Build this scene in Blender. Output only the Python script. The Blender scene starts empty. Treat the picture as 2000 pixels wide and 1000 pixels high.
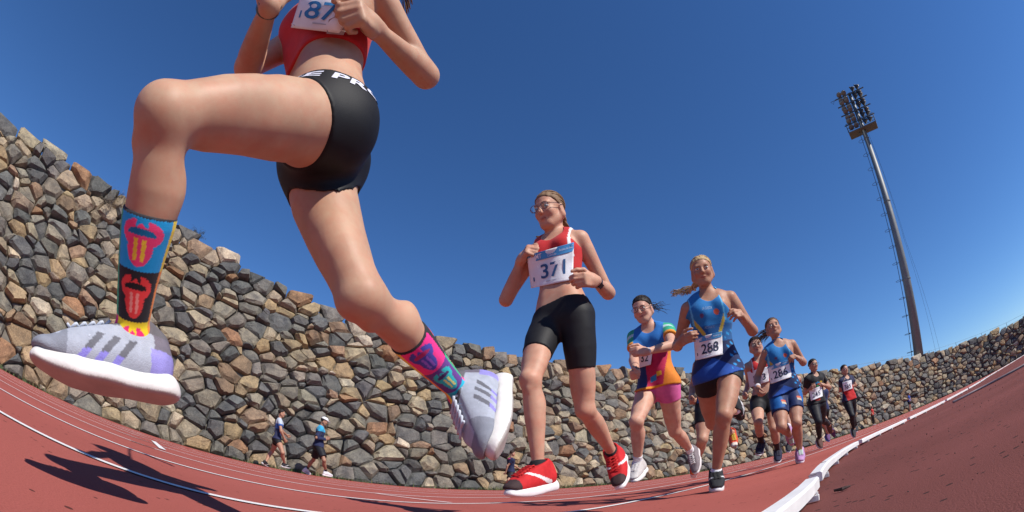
import bpy, bmesh, math, random
import numpy as np
from mathutils import Vector, Matrix
from mathutils.bvhtree import BVHTree
scene = bpy.context.scene
COL = scene.collection
random.seed(7); rng = np.random.default_rng(7)
# ------------------------------------------------------------------ camera, sky, sun, exposure
F_PX, PITCH, ROLL, CX0, CY0, CAM_H = 982.0, math.radians(35.5), math.radians(-0.6), 1000.0, 350.0, 0.15
cd = bpy.data.cameras.new('camera'); cam = bpy.data.objects.new('camera', cd); COL.objects.link(cam)
scene.camera = cam
scene.render.engine = 'CYCLES'
cd.type = 'PANO'; cd.panorama_type = 'FISHEYE_EQUISOLID'
cd.sensor_fit = 'HORIZONTAL'; cd.sensor_width = 36.0
cd.fisheye_lens = 36.0 * F_PX / 2000.0; cd.fisheye_fov = math.pi
cd.shift_y = (CY0 - 500.0) / 1000.0
cd.clip_start = 0.01; cd.clip_end = 2000
cam.matrix_world = Matrix.Translation((0, 0, CAM_H)) @ Matrix.Rotation(math.pi / 2 + PITCH, 4, 'X') @ Matrix.Rotation(ROLL, 4, 'Z')
SUN_AZ, SUN_EL = math.radians(130), math.radians(46)
world = bpy.data.worlds.new('World'); scene.world = world; world.use_nodes = True
wn = world.node_tree.nodes; wl = world.node_tree.links
bg = wn['Background']; bg.inputs['Strength'].default_value = 0.118
sky = wn.new('ShaderNodeTexSky'); sky.sky_type = 'NISHITA'; sky.sun_disc = False
sky.sun_elevation = SUN_EL; sky.sun_rotation = SUN_AZ
sky.altitude = 1200; sky.air_density = 1.0; sky.dust_density = 0.0; sky.ozone_density = 7.0
hsv = wn.new('ShaderNodeHueSaturation'); hsv.inputs['Saturation'].default_value = 1.13; hsv.inputs['Hue'].default_value = 0.505; wl.new(sky.outputs[0], hsv.inputs['Color']); wl.new(hsv.outputs[0], bg.inputs['Color'])
sd = bpy.data.lights.new('sun', 'SUN'); sd.energy = 5.0; sd.angle = math.radians(0.53); sd.color = (1.0, 0.95, 0.87)
sun = bpy.data.objects.new('sun', sd); COL.objects.link(sun)
SUNV = Vector((math.sin(SUN_AZ) * math.cos(SUN_EL), math.cos(SUN_AZ) * math.cos(SUN_EL), math.sin(SUN_EL)))
sun.rotation_euler = SUNV.to_track_quat('Z', 'Y').to_euler(); sun.location = SUNV * 60
scene.view_settings.view_transform = 'Standard'; scene.view_settings.look = 'None'
scene.view_settings.gamma = 1.0; scene.view_settings.exposure = 0.15
scene.cycles.max_bounces = 6; scene.cycles.use_denoising = True

# ------------------------------------------------------------------ picture <-> place
def rays(px):
    px = np.asarray(px, float).reshape(-1, 2); x = px[:, 0] - CX0; y = -(px[:, 1] - CY0)
    c, s = math.cos(ROLL), math.sin(ROLL); x, y = c * x - s * y, s * x + c * y
    r = np.hypot(x, y) + 1e-9; th = 2 * np.arcsin(np.clip(r / (2 * F_PX), -1, 1))
    d = np.stack([np.sin(th) * x / r, np.cos(th), np.sin(th) * y / r], 1)
    cp, sp = math.cos(PITCH), math.sin(PITCH)
    return np.stack([d[:, 0], cp * d[:, 1] - sp * d[:, 2], sp * d[:, 1] + cp * d[:, 2]], 1)
EYE = np.array([0, 0, CAM_H])
def ray(p): return rays([p])[0]
def at(p, hd):
    """point seen at pixel p at horizontal distance hd from the camera"""
    d = ray(p); return EYE + d * hd / math.hypot(d[0], d[1])
def at_r(p, r): return EYE + ray(p) * r

# ------------------------------------------------------------------ materials
MATS = {}
def node_mat(name):
    m = bpy.data.materials.new(name); m.use_nodes = True
    return m, m.node_tree.nodes, m.node_tree.links, m.node_tree.nodes['Principled BSDF']
def mat(name, color=None, rough=0.6, spec=0.4, metal=0.0, attr=False, var=0.12, vscale=30.0, bump=0.0, bscale=200.0, sss=0.0, sheen=0.0, coat=0.0, stretch=None):
    """plain surface: a base colour (or the colour attribute Col) with a little noise variation and fine relief"""
    if name in MATS: return MATS[name]
    m, n, l, b = node_mat(name)
    tc = n.new('ShaderNodeTexCoord')
    vec = tc.outputs['Object']
    if stretch:
        mp = n.new('ShaderNodeMapping'); mp.inputs['Scale'].default_value = stretch; l.new(vec, mp.inputs['Vector']); vec = mp.outputs[0]
    nz = n.new('ShaderNodeTexNoise'); nz.inputs['Scale'].default_value = vscale; nz.inputs['Detail'].default_value = 4; l.new(vec, nz.inputs['Vector'])
    mr = n.new('ShaderNodeMapRange'); mr.inputs['From Min'].default_value = 0.3; mr.inputs['From Max'].default_value = 0.7
    mr.inputs['To Min'].default_value = 1 - var; mr.inputs['To Max'].default_value = 1 + var; l.new(nz.outputs['Fac'], mr.inputs['Value'])
    mx = n.new('ShaderNodeVectorMath'); mx.operation = 'SCALE'
    if attr:
        a = n.new('ShaderNodeAttribute'); a.attribute_name = 'Col'; l.new(a.outputs['Color'], mx.inputs[0])
    else: mx.inputs[0].default_value = color[:3]
    l.new(mr.outputs[0], mx.inputs['Scale']); l.new(mx.outputs[0], b.inputs['Base Color'])
    b.inputs['Roughness'].default_value = rough; b.inputs['Specular IOR Level'].default_value = spec; b.inputs['Metallic'].default_value = metal
    b.inputs['Subsurface Weight'].default_value = sss
    if sss: b.inputs['Subsurface Radius'].default_value = (1.0, 0.35, 0.2); b.inputs['Subsurface Scale'].default_value = 0.012
    b.inputs['Sheen Weight'].default_value = sheen; b.inputs['Coat Weight'].default_value = coat
    if sss:      # blotchy living skin: patches that lean red or yellow, uneven shine
        n3 = n.new('ShaderNodeTexNoise'); n3.inputs['Scale'].default_value = 26; n3.inputs['Detail'].default_value = 7; n3.inputs['Roughness'].default_value = 0.7; l.new(vec, n3.inputs['Vector'])
        cr = n.new('ShaderNodeValToRGB'); cr.color_ramp.elements[0].position = 0.36; cr.color_ramp.elements[0].color = (1.0, 0.86, 0.82, 1); cr.color_ramp.elements[1].position = 0.64; cr.color_ramp.elements[1].color = (1.0, 1.05, 1.02, 1); l.new(n3.outputs['Fac'], cr.inputs['Fac'])
        mm = n.new('ShaderNodeVectorMath'); mm.operation = 'MULTIPLY'; l.new(mx.outputs[0], mm.inputs[0]); l.new(cr.outputs[0], mm.inputs[1]); l.new(mm.outputs[0], b.inputs['Base Color'])
        rr = n.new('ShaderNodeMapRange'); rr.inputs['To Min'].default_value = 0.40; rr.inputs['To Max'].default_value = 0.66; l.new(n3.outputs['Fac'], rr.inputs['Value']); l.new(rr.outputs[0], b.inputs['Roughness'])
    if bump:
        n2 = n.new('ShaderNodeTexNoise'); n2.inputs['Scale'].default_value = bscale; n2.inputs['Detail'].default_value = 5; l.new(vec, n2.inputs['Vector'])
        bp = n.new('ShaderNodeBump'); bp.inputs['Strength'].default_value = bump; bp.inputs['Distance'].default_value = 0.01
        l.new(n2.outputs['Fac'], bp.inputs['Height']); l.new(bp.outputs[0], b.inputs['Normal'])
    MATS[name] = m; return m
def M(k):
    return {
     'skin': lambda: mat('skin', attr=True, rough=0.52, spec=0.3, var=0.10, vscale=16, bump=0.035, bscale=420, sss=0.10),
     'fabric': lambda: mat('fabric', attr=True, rough=0.75, spec=0.25, var=0.07, vscale=40, bump=0.12, bscale=500, sheen=0.1),
     'lycra': lambda: mat('lycra', attr=True, rough=0.6, spec=0.22, var=0.08, vscale=40, bump=0.06, bscale=600, sheen=0.0),
     'paper': lambda: mat('bib_paper', attr=True, rough=0.7, var=0.03, vscale=14, bump=0.25, bscale=25),
     'print': lambda: mat('bib_print', attr=True, rough=0.7, var=0.03),
     'hair': lambda: mat('hair', attr=True, rough=0.6, spec=0.25, var=0.2, vscale=70, bump=0.3, bscale=160),
     'shoe': lambda: mat('shoe_mesh', attr=True, rough=0.8, spec=0.25, var=0.1, vscale=60, bump=0.25, bscale=420),
     'rubber': lambda: mat('sole_rubber', attr=True, rough=0.6, var=0.1, vscale=25, bump=0.08, bscale=120),
     'plastic': lambda: mat('plastic', attr=True, rough=0.3, spec=0.5, var=0.03),
     'eye': lambda: mat('eye', attr=True, rough=0.15, spec=0.5, var=0.0),
    }[k]()
# ------------------------------------------------------------------ object helpers
def link(o, parent=None):
    COL.objects.link(o)
    if parent is not None: o.parent = parent
    return o
def empty(name, loc=(0, 0, 0)):
    o = bpy.data.objects.new(name, None); o.location = loc; o.empty_display_size = 0.1; return link(o)
def tag(o, label=None, cat=None, group=None, kind=None):
    for k, v in (('label', label), ('category', cat), ('group', group), ('kind', kind)):
        if v: o[k] = v
    return o
def mesh_obj(name, verts, faces, material, parent=None, cols=None, smooth=False):
    me = bpy.data.meshes.new(name)
    verts = np.asarray(verts, float)
    if parent is not None:                      # things' parts are stored relative to their thing
        p = parent; off = np.zeros(3)
        while p is not None: off += np.array(p.location); p = p.parent
        verts = verts - off
    me.from_pydata(verts.tolist(), [], faces if isinstance(faces, list) else faces.tolist())
    if cols is not None:
        cols = np.asarray(cols, np.float32)
        if cols.ndim == 1: cols = np.tile(cols, (len(verts), 1))
        at_ = me.color_attributes.new('Col', 'FLOAT_COLOR', 'POINT')
        buf = np.ones((len(verts), 4), np.float32); buf[:, :3] = cols; at_.data.foreach_set('color', buf.ravel())
    if smooth: me.polygons.foreach_set('use_smooth', [True] * len(me.polygons))
    me.materials.append(material); me.update()
    return link(bpy.data.objects.new(name, me), parent)
class MB:
    """collects boxes, tubes and sheets into one mesh"""
    def __init__(s): s.v = []; s.f = []; s.c = []
    def add(s, v, f, c=(1, 1, 1)):
        k = len(s.v); s.v += [tuple(map(float, q)) for q in v]; s.f += [[i + k for i in q] for q in f]; s.c += [tuple(c)] * len(v)
    def box(s, c, h, ax=None, col=(1, 1, 1)):
        ax = np.eye(3) if ax is None else np.asarray(ax); c = np.asarray(c, float)
        v = [c + ax[0] * h[0] * i + ax[1] * h[1] * j + ax[2] * h[2] * k for i in (-1, 1) for j in (-1, 1) for k in (-1, 1)]
        s.add(v, [[0, 1, 3, 2], [4, 6, 7, 5], [0, 4, 5, 1], [2, 3, 7, 6], [0, 2, 6, 4], [1, 5, 7, 3]], col)
    def tube(s, pts, rad, n=8, col=(1, 1, 1), cap=True):
        pts = [np.asarray(p, float) for p in pts]; rad = [rad] * len(pts) if np.isscalar(rad) else rad; rings = []; nrm = None
        for i, p in enumerate(pts):
            d = pts[min(i + 1, len(pts) - 1)] - pts[max(i - 1, 0)]; d = d / (np.linalg.norm(d) + 1e-12)
            if nrm is None:
                a = np.array([0, 0, 1.0]) if abs(d[2]) < 0.9 else np.array([1.0, 0, 0]); nrm = np.cross(d, a)
            nrm = nrm - d * np.dot(nrm, d); nrm /= np.linalg.norm(nrm) + 1e-12; b = np.cross(d, nrm)
            rings.append([p + rad[i] * (math.cos(2 * math.pi * k / n) * nrm + math.sin(2 * math.pi * k / n) * b) for k in range(n)])
        v = [q for r in rings for q in r]; f = []
        for i in range(len(pts) - 1):
            for k in range(n): f.append([i * n + k, i * n + (k + 1) % n, (i + 1) * n + (k + 1) % n, (i + 1) * n + k])
        if cap: f.append(list(range(n))[::-1]); f.append([(len(pts) - 1) * n + k for k in range(n)])
        s.add(v, f, col)
    def build(s, name, material, parent=None, smooth=False, cols=True):
        return mesh_obj(name, s.v, s.f, material, parent, np.array(s.c) if cols else None, smooth)
def unit(v):
    v = np.asarray(v, float); return v / (np.linalg.norm(v) + 1e-12)
def smooth_path(pts, n):
    """Catmull-Rom through the points, n samples spaced evenly"""
    P = np.asarray(pts, float); P = np.vstack([2 * P[0] - P[1], P, 2 * P[-1] - P[-2]]); out = []
    for i in range(1, len(P) - 2):
        for t in np.linspace(0, 1, 24, endpoint=False):
            a, b, c, d = P[i - 1], P[i], P[i + 1], P[i + 2]
            out.append(0.5 * (2 * b + (c - a) * t + (2 * a - 5 * b + 4 * c - d) * t * t + (3 * b - a - 3 * c + d) * t ** 3))
    out.append(P[-2]); out = np.array(out); L = np.r_[0, np.cumsum(np.linalg.norm(np.diff(out, axis=0), axis=1))]
    t = np.linspace(0, L[-1], n); return np.stack([np.interp(t, L, out[:, k]) for k in range(out.shape[1])], 1)
def offset_path(P, w):
    d = np.gradient(P, axis=0); d /= np.linalg.norm(d, axis=1)[:, None]; return P + np.c_[-d[:, 1], d[:, 0]] * w

# ================================================================== THE SETTING
def ground_mat(name, c1, c2, speck, speck_amt, bump, grain):
    m, n, l, b = node_mat(name); tc = n.new('ShaderNodeTexCoord'); v = tc.outputs['Object']
    big = n.new('ShaderNodeTexNoise'); big.inputs['Scale'].default_value = 0.9; big.inputs['Detail'].default_value = 6; l.new(v, big.inputs['Vector'])
    fine = n.new('ShaderNodeTexNoise'); fine.inputs['Scale'].default_value = grain; fine.inputs['Detail'].default_value = 3; fine.inputs['Roughness'].default_value = 0.7; l.new(v, fine.inputs['Vector'])
    add = n.new('ShaderNodeMath'); add.operation = 'MULTIPLY_ADD'; add.inputs[1].default_value = 0.35; l.new(big.outputs['Fac'], add.inputs[0])
    sc = n.new('ShaderNodeMath'); sc.operation = 'MULTIPLY'; sc.inputs[1].default_value = 0.65; l.new(fine.outputs['Fac'], sc.inputs[0]); l.new(sc.outputs[0], add.inputs[2])
    cr = n.new('ShaderNodeValToRGB'); cr.color_ramp.elements[0].position = 0.38; cr.color_ramp.elements[1].position = 0.62
    cr.color_ramp.elements[0].color = (*c1, 1); cr.color_ramp.elements[1].color = (*c2, 1); l.new(add.outputs[0], cr.inputs['Fac'])
    vo = n.new('ShaderNodeTexVoronoi'); vo.inputs['Scale'].default_value = grain * 0.16; l.new(v, vo.inputs['Vector'])
    sep = n.new('ShaderNodeSeparateColor'); l.new(vo.outputs['Color'], sep.inputs[0])
    t1 = n.new('ShaderNodeMath'); t1.operation = 'LESS_THAN'; t1.inputs[1].default_value = speck_amt; l.new(sep.outputs[0], t1.inputs[0])
    t2 = n.new('ShaderNodeMath'); t2.operation = 'LESS_THAN'; t2.inputs[1].default_value = 0.3; l.new(vo.outputs['Distance'], t2.inputs[0])
    t3 = n.new('ShaderNodeMath'); t3.operation = 'MULTIPLY'; l.new(t1.outputs[0], t3.inputs[0]); l.new(t2.outputs[0], t3.inputs[1])
    mx = n.new('ShaderNodeMix'); mx.data_type = 'RGBA'; l.new(t3.outputs[0], mx.inputs['Factor']); l.new(cr.outputs[0], mx.inputs[6]); mx.inputs[7].default_value = (*speck, 1)
    l.new(mx.outputs[2], b.inputs['Base Color']); b.inputs['Roughness'].default_value = 0.95; b.inputs['Specular IOR Level'].default_value = 0.04
    bp = n.new('ShaderNodeBump'); bp.inputs['Strength'].default_value = bump; bp.inputs['Distance'].default_value = 0.004
    l.new(fine.outputs['Fac'], bp.inputs['Height']); l.new(bp.outputs[0], b.inputs['Normal'])
    return m
m_track = ground_mat('red_track_rubber', (0.30, 0.082, 0.066), (0.40, 0.112, 0.092), (0.10, 0.035, 0.03), 0.05, 0.6, 260)
m_infield = ground_mat('red_infield_rubber', (0.125, 0.046, 0.040), (0.21, 0.074, 0.066), (0.05, 0.028, 0.025), 0.12, 0.9, 260)
m_earth = ground_mat('dry_earth', (0.16, 0.12, 0.09), (0.24, 0.19, 0.14), (0.08, 0.07, 0.06), 0.2, 0.6, 40)
m_line = mat('line_paint', (0.78, 0.74, 0.72), rough=0.8, var=0.10, vscale=60, bump=0.4, bscale=300)

o = mesh_obj('ground', [(-600, -600, -0.012), (600, -600, -0.012), (600, 600, -0.012), (-600, 600, -0.012)], [[0, 1, 2, 3]], m_earth); tag(o, kind='structure')
AZ = np.radians([-100, -90, -75, -60, -45, -35, -20, -8, 1, 12.6, 20, 27, 33, 40, 48, 55, 62, 70, 80, 92])
WR = np.array([17.5, 16.2, 14.6, 14.0, 14.1, 14.4, 15.2, 16.6, 18.0, 21.3, 25.0, 30.0, 35.5, 42.5, 47.5, 50.5, 52, 52, 50, 47])
wall_base = smooth_path(np.c_[WR * np.sin(AZ), WR * np.cos(AZ)], 900)
kerb_path = smooth_path([(-9.0, -7.0), (-4.4, -3.6), (-2.0, -1.7), (-0.95, -0.75), (-0.2, -0.02), (0.12, 0.40), (0.39, 0.77), (0.72, 1.16), (1.52, 2.20), (2.88, 3.66), (4.74, 5.10), (7.6, 6.75), (12.3, 9.35), (20, 14.0), (32.4, 19.6), (44, 22.5), (56, 23)], 700)
first_line = smooth_path([(-10.0, -4.6), (-5.2, -1.5), (-2.6, 0.2), (-1.48, 0.90), (-0.98, 1.26), (-0.62, 1.66), (0.27, 2.57), (1.08, 3.52), (2.26, 4.68), (3.71, 5.90), (6.8, 8.0), (11.5, 10.6), (19.4, 15.3), (31.9, 20.9), (43.8, 23.9), (56.6, 24.4)], 700)
# running track: the strip between the kerb and the foot of the wall
outer = offset_path(wall_base, -0.55)[::-1]; outer = outer[::-1]
def resample(P, n):
    L = np.r_[0, np.cumsum(np.linalg.norm(np.diff(P, axis=0), axis=1))]; t = np.linspace(0, L[-1], n)
    return np.stack([np.interp(t, L, P[:, k]) for k in range(P.shape[1])], 1)
outer = offset_path(wall_base, 0)  # wall_base runs from left to right
oc = outer * (1 - 0.55 / np.linalg.norm(outer, axis=1))[:, None]
n_ = 160; ki = resample(kerb_path, n_); oo = resample(np.vstack([[-22, -4.0], oc, [60, 4.0]]), n_)
verts = [(x, y, -0.004) for x, y in ki] + [(x, y, -0.004) for x, y in oo]
track = mesh_obj('running_track', verts, [[i, i + 1, n_ + i + 1, n_ + i] for i in range(n_ - 1)], m_track); tag(track, kind='structure')
inf = [(x, y, -0.008) for x, y in ki] + [(70, -60, -0.008), (-30, -60, -0.008)]
o = mesh_obj('infield', inf, [list(range(len(inf)))[::-1]], m_infield); tag(o, kind='structure')
bm = bmesh.new(); bm.from_mesh(o.data); bmesh.ops.triangulate(bm, faces=bm.faces[:]); bm.to_mesh(o.data); bm.free()
def line_strip(path, w, z=0.0, name='lane_line', parent=track):
    a = offset_path(path, w / 2); b = offset_path(path, -w / 2); n = len(path)
    v = [(x, y, z) for x, y in a] + [(x, y, z) for x, y in b]
    return mesh_obj(name, v, [[i + n, i + n + 1, i + 1, i] for i in range(n - 1)], m_line, parent)
line_strip(first_line, 0.055)
for off in (1.36, 2.75, 4.3, 5.8, 7.2, 8.6):
    P = offset_path(first_line, off); P = P[np.linalg.norm(P, axis=1) < 48]
    # stop lines at the foot of the wall
    az = np.arctan2(P[:, 0], P[:, 1]); wr = np.interp(az, AZ, WR); P = P[np.linalg.norm(P, axis=1) < wr - 0.7]
    line_strip(P, 0.065)
# short relay tick and the slanting break line
g = lambda p: (EYE + ray(p) * (CAM_H / -ray(p)[2]))[:2]
line_strip(smooth_path([g((300, 862)), g((318, 878))], 4), 0.07, z=0.004, name='lane_tick')
line_strip(smooth_path([g((735, 964)), g((800, 973)), g((880, 982))], 12), 0.045, z=0.004, name='break_line')

# ------------------------------------------------------------------ white rail kerb
m_white = mat('kerb_white', (0.74, 0.72, 0.70), rough=0.45, spec=0.4, var=0.07, vscale=9, bump=0.08, bscale=60)
m_dirt = mat('kerb_scuff', (0.16, 0.13, 0.12), rough=0.9, var=0.3, vscale=50)
kerb = empty('track_kerb'); tag(kerb, 'white metal rail kerb on short feet along the inner edge of the track', 'kerb')
KP = resample(kerb_path, 1400); seglen = np.linalg.norm(KP[1] - KP[0]); per = int(3.0 / seglen)
i0 = np.argmin(np.linalg.norm(KP - [0.93, 1.44], axis=1)); starts = list(range(i0 % per, len(KP) - 5, per))
KW, KH = 0.023, 0.046
for i in starts:
    j = min(i + per - 1, len(KP) - 1); P = KP[i:j + 1:max(1, per // 14)]
    if j - i < 5: continue
    prof = [(-KW, 0.012), (-KW, KH - 0.006), (-KW + 0.006, KH), (KW - 0.006, KH), (KW, KH - 0.006), (KW, 0.012)]
    v = []; d = np.gradient(P, axis=0); d /= np.linalg.norm(d, axis=1)[:, None]
    for (x, y), (dx, dy) in zip(P, d): v += [(x - dy * a, y + dx * a, z) for a, z in prof]
    f = [[a * 6 + k, a * 6 + (k + 1) % 6, a * 6 + 6 + (k + 1) % 6, a * 6 + 6 + k] for a in range(len(P) - 1) for k in range(6)]
    f += [[0, 1, 2, 3, 4, 5][::-1], [(len(P) - 1) * 6 + k for k in range(6)]]
    mesh_obj('rail', v, [q[::-1] for q in f], m_white, kerb)
    for q in range(i + 6, j, max(1, int(0.75 / seglen))):
        if np.linalg.norm(KP[q]) > 26 or KP[q][0] < -0.2: continue
        dd = unit(KP[min(q + 1, len(KP) - 1)] - KP[q]); nr = np.array([dd[1], -dd[0]])
        b = MB(); ax = np.array([[dd[0], dd[1], 0], [nr[0], nr[1], 0], [0, 0, 1]])
        b.box((*(KP[q] + nr * 0.006), 0.0035), (0.010, 0.029, 0.0075), ax); b.box((*(KP[q] + nr * 0.030), 0.009), (0.006, 0.003, 0.010), ax)
        b.build('support_foot', m_white, kerb, cols=False)
# scuffed patches on the nearest rail
for px, w_, h_ in (((1576, 930), 0.014, 0.006), ((1618, 900), 0.012, 0.004)):
    dxy = ray(px); c = EYE + dxy * ((CAM_H - KH - 0.001) / -dxy[2]); a = np.argmin(np.linalg.norm(KP - c[:2], axis=1)); dd = unit(KP[a + 1] - KP[a])
    ax = np.array([[dd[0], dd[1], 0], [-dd[1], dd[0], 0], [0, 0, 1]]); b = MB(); cc = np.array([*KP[a], KH + 0.0008]); b.box(cc + ax[1] * 0.004, (h_ * 2.2, w_, 0.0006), ax); b.build('scuff_mark', m_dirt, kerb, cols=False)
# grey cable lying on the infield by the far kerb
cp = [(*g((1862, 787)), 0.012), (*g((1905, 765)), 0.012), (*g((1950, 742)), 0.012), (*g((1998, 716)), 0.012), (*(g((1998, 716)) + np.array([8, 1.0])), 0.012)]
b = MB(); b.tube(cp, 0.018, 6); o = b.build('cable', mat('cable_grey', (0.30, 0.24, 0.25), var=0.1), None, True, cols=False); tag(o, 'thin grey cable lying on the red infield near the far kerb', 'cable')
# pebbles and crumbs scattered on the infield, near the camera
b = MB()
for k in range(120):
    az = math.radians(random.uniform(34, 66)); r = random.uniform(0.75, 5.5); c = np.array([r * math.sin(az), r * math.cos(az), -0.004])
    if np.min(np.linalg.norm(KP - c[:2], axis=1)) < 0.07: continue
    a_ = np.argmin(np.linalg.norm(KP - c[:2], axis=1)); dd = KP[min(a_ + 1, len(KP) - 1)] - KP[a_ - 1]
    if dd[0] * (c[1] - KP[a_][1]) - dd[1] * (c[0] - KP[a_][0]) > 0: continue
    s = random.uniform(0.0012, 0.0030) * (0.6 + 0.35 * r); R = np.array(Matrix.Rotation(random.uniform(0, 6), 3, (random.random(), random.random(), 1)))
    oct_ = np.array([(1, 0, 0), (-1, 0, 0), (0, 1, 0), (0, -1, 0), (0, 0, 1), (0, 0, -1)]) * [1.2, 0.9, 0.6]
    b.add(c + (oct_ @ R.T) * s, [[0, 2, 4], [2, 1, 4], [1, 3, 4], [3, 0, 4], [2, 0, 5], [1, 2, 5], [3, 1, 5], [0, 3, 5]])
for pts in ([(1630, 958), (1645, 955), (1660, 949)],):
    b.tube([(*g(p), 0.0) for p in pts], [0.004, 0.006, 0.003], 6)
o = b.build('pebbles', mat('crumb', (0.05, 0.028, 0.025), rough=0.9, var=0.4), cols=False); tag(o, 'dark crumbs and pebbles scattered over the red infield', 'pebbles', kind='stuff')

# ------------------------------------------------------------------ dry-stone wall
TA = np.radians([-110, -70.8, -59.9, -50.8, -43.4, -32, -18.7, -8.15, 0.9, 12.6, 20.2, 33.5, 40.6, 49.75, 59.5, 75, 100])
TE = np.radians([20, 22.4, 23.1, 22.7, 22.4, 21.1, 18.35, 16.83, 15.25, 12.83, 11.47, 7.9, 6.5, 4.5, 3.2, 2.9, 2.6])
BATTER = 1.5
wb = resample(wall_base, 1500); wbl = np.r_[0, np.cumsum(np.linalg.norm(np.diff(wb, axis=0), axis=1))]
wt = np.gradient(wb, axis=0); wt /= np.linalg.norm(wt, axis=1)[:, None]; wnrm = np.c_[-wt[:, 1], wt[:, 0]]   # pointing into the slope (away)
waz = np.arctan2(wb[:, 0], wb[:, 1])
wtop = (np.linalg.norm(wb, axis=1) + BATTER) * np.tan(np.interp(waz, TA, TE)) + CAM_H
def wall_pt(s, v, d=0.0):
    """s metres along, v metres up, d metres out of the face"""
    x = np.interp(s, wbl, wb[:, 0]); y = np.interp(s, wbl, wb[:, 1]); nx = np.interp(s, wbl, wnrm[:, 0]); ny = np.interp(s, wbl, wnrm[:, 1])
    bt = BATTER / 5.0; k = 1 / math.hypot(1, bt)
    return np.stack([x + nx * (v * bt - d * k), y + ny * (v * bt - d * k), v + d * bt * k + 0 * x], -1)
wall = empty('stone_wall', tuple(wall_pt(30.0, 0.0))); tag(wall, 'long sloping dry-stone wall of grey and tan boulders around the track', 'wall')
S0, S1 = 0.5, wbl[-1] - 0.5
sites = []; row = 0; v = 0.16
CWID, CHGT = 0.47, 0.34
while v < 8.5:
    s = S0 + (row % 2) * CWID / 2
    while s < S1:
        top = np.interp(s, wbl, wtop)
        ss, vv = s + random.uniform(-0.30, 0.30) * CWID, v + random.uniform(-0.42, 0.42) * CHGT
        if vv < top - 0.10 + random.uniform(-0.12, 0.12) and random.random() > 0.07: sites.append((ss, max(vv, 0.12), vv > top - 0.5))
        s += CWID * random.uniform(0.74, 1.26)
    v += CHGT * 0.93; row += 1
sites_a = np.array([(a, b_) for a, b_, c in sites]); 
wts = rng.uniform(-0.055, 0.055, len(sites_a)); wts[rng.random(len(sites_a)) < .12] -= .05; grid = {}
for i, (a, b_) in enumerate(sites_a): grid.setdefault((int(a // 1.2), int(b_ // 1.2)), []).append(i)
def clip(poly, n, c):
    out = []
    for k in range(len(poly)):
        p, q = poly[k], poly[(k + 1) % len(poly)]; dp = p[0] * n[0] + p[1] * n[1] - c; dq = q[0] * n[0] + q[1] * n[1] - c
        if dp <= 0: out.append(p)
        if (dp < 0) != (dq < 0) and abs(dp - dq) > 1e-12:
            t = dp / (dp - dq); out.append((p[0] + (q[0] - p[0]) * t, p[1] + (q[1] - p[1]) * t))
    return out
PAL = [((0.120, 0.128, 0.140), 7), ((0.17, 0.168, 0.165), 6), ((0.235, 0.22, 0.195), 6), ((0.31, 0.268, 0.21), 4.5), ((0.33, 0.26, 0.17), 3.0), ((0.26, 0.19, 0.14), 2.2), ((0.28, 0.17, 0.11), 0.6), ((0.42, 0.38, 0.32), 2), ((0.11, 0.115, 0.125), 3)]
PW = np.array([p[1] for p in PAL]); PW = PW / PW.sum()
ASP = 1.3
stones = []
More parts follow.
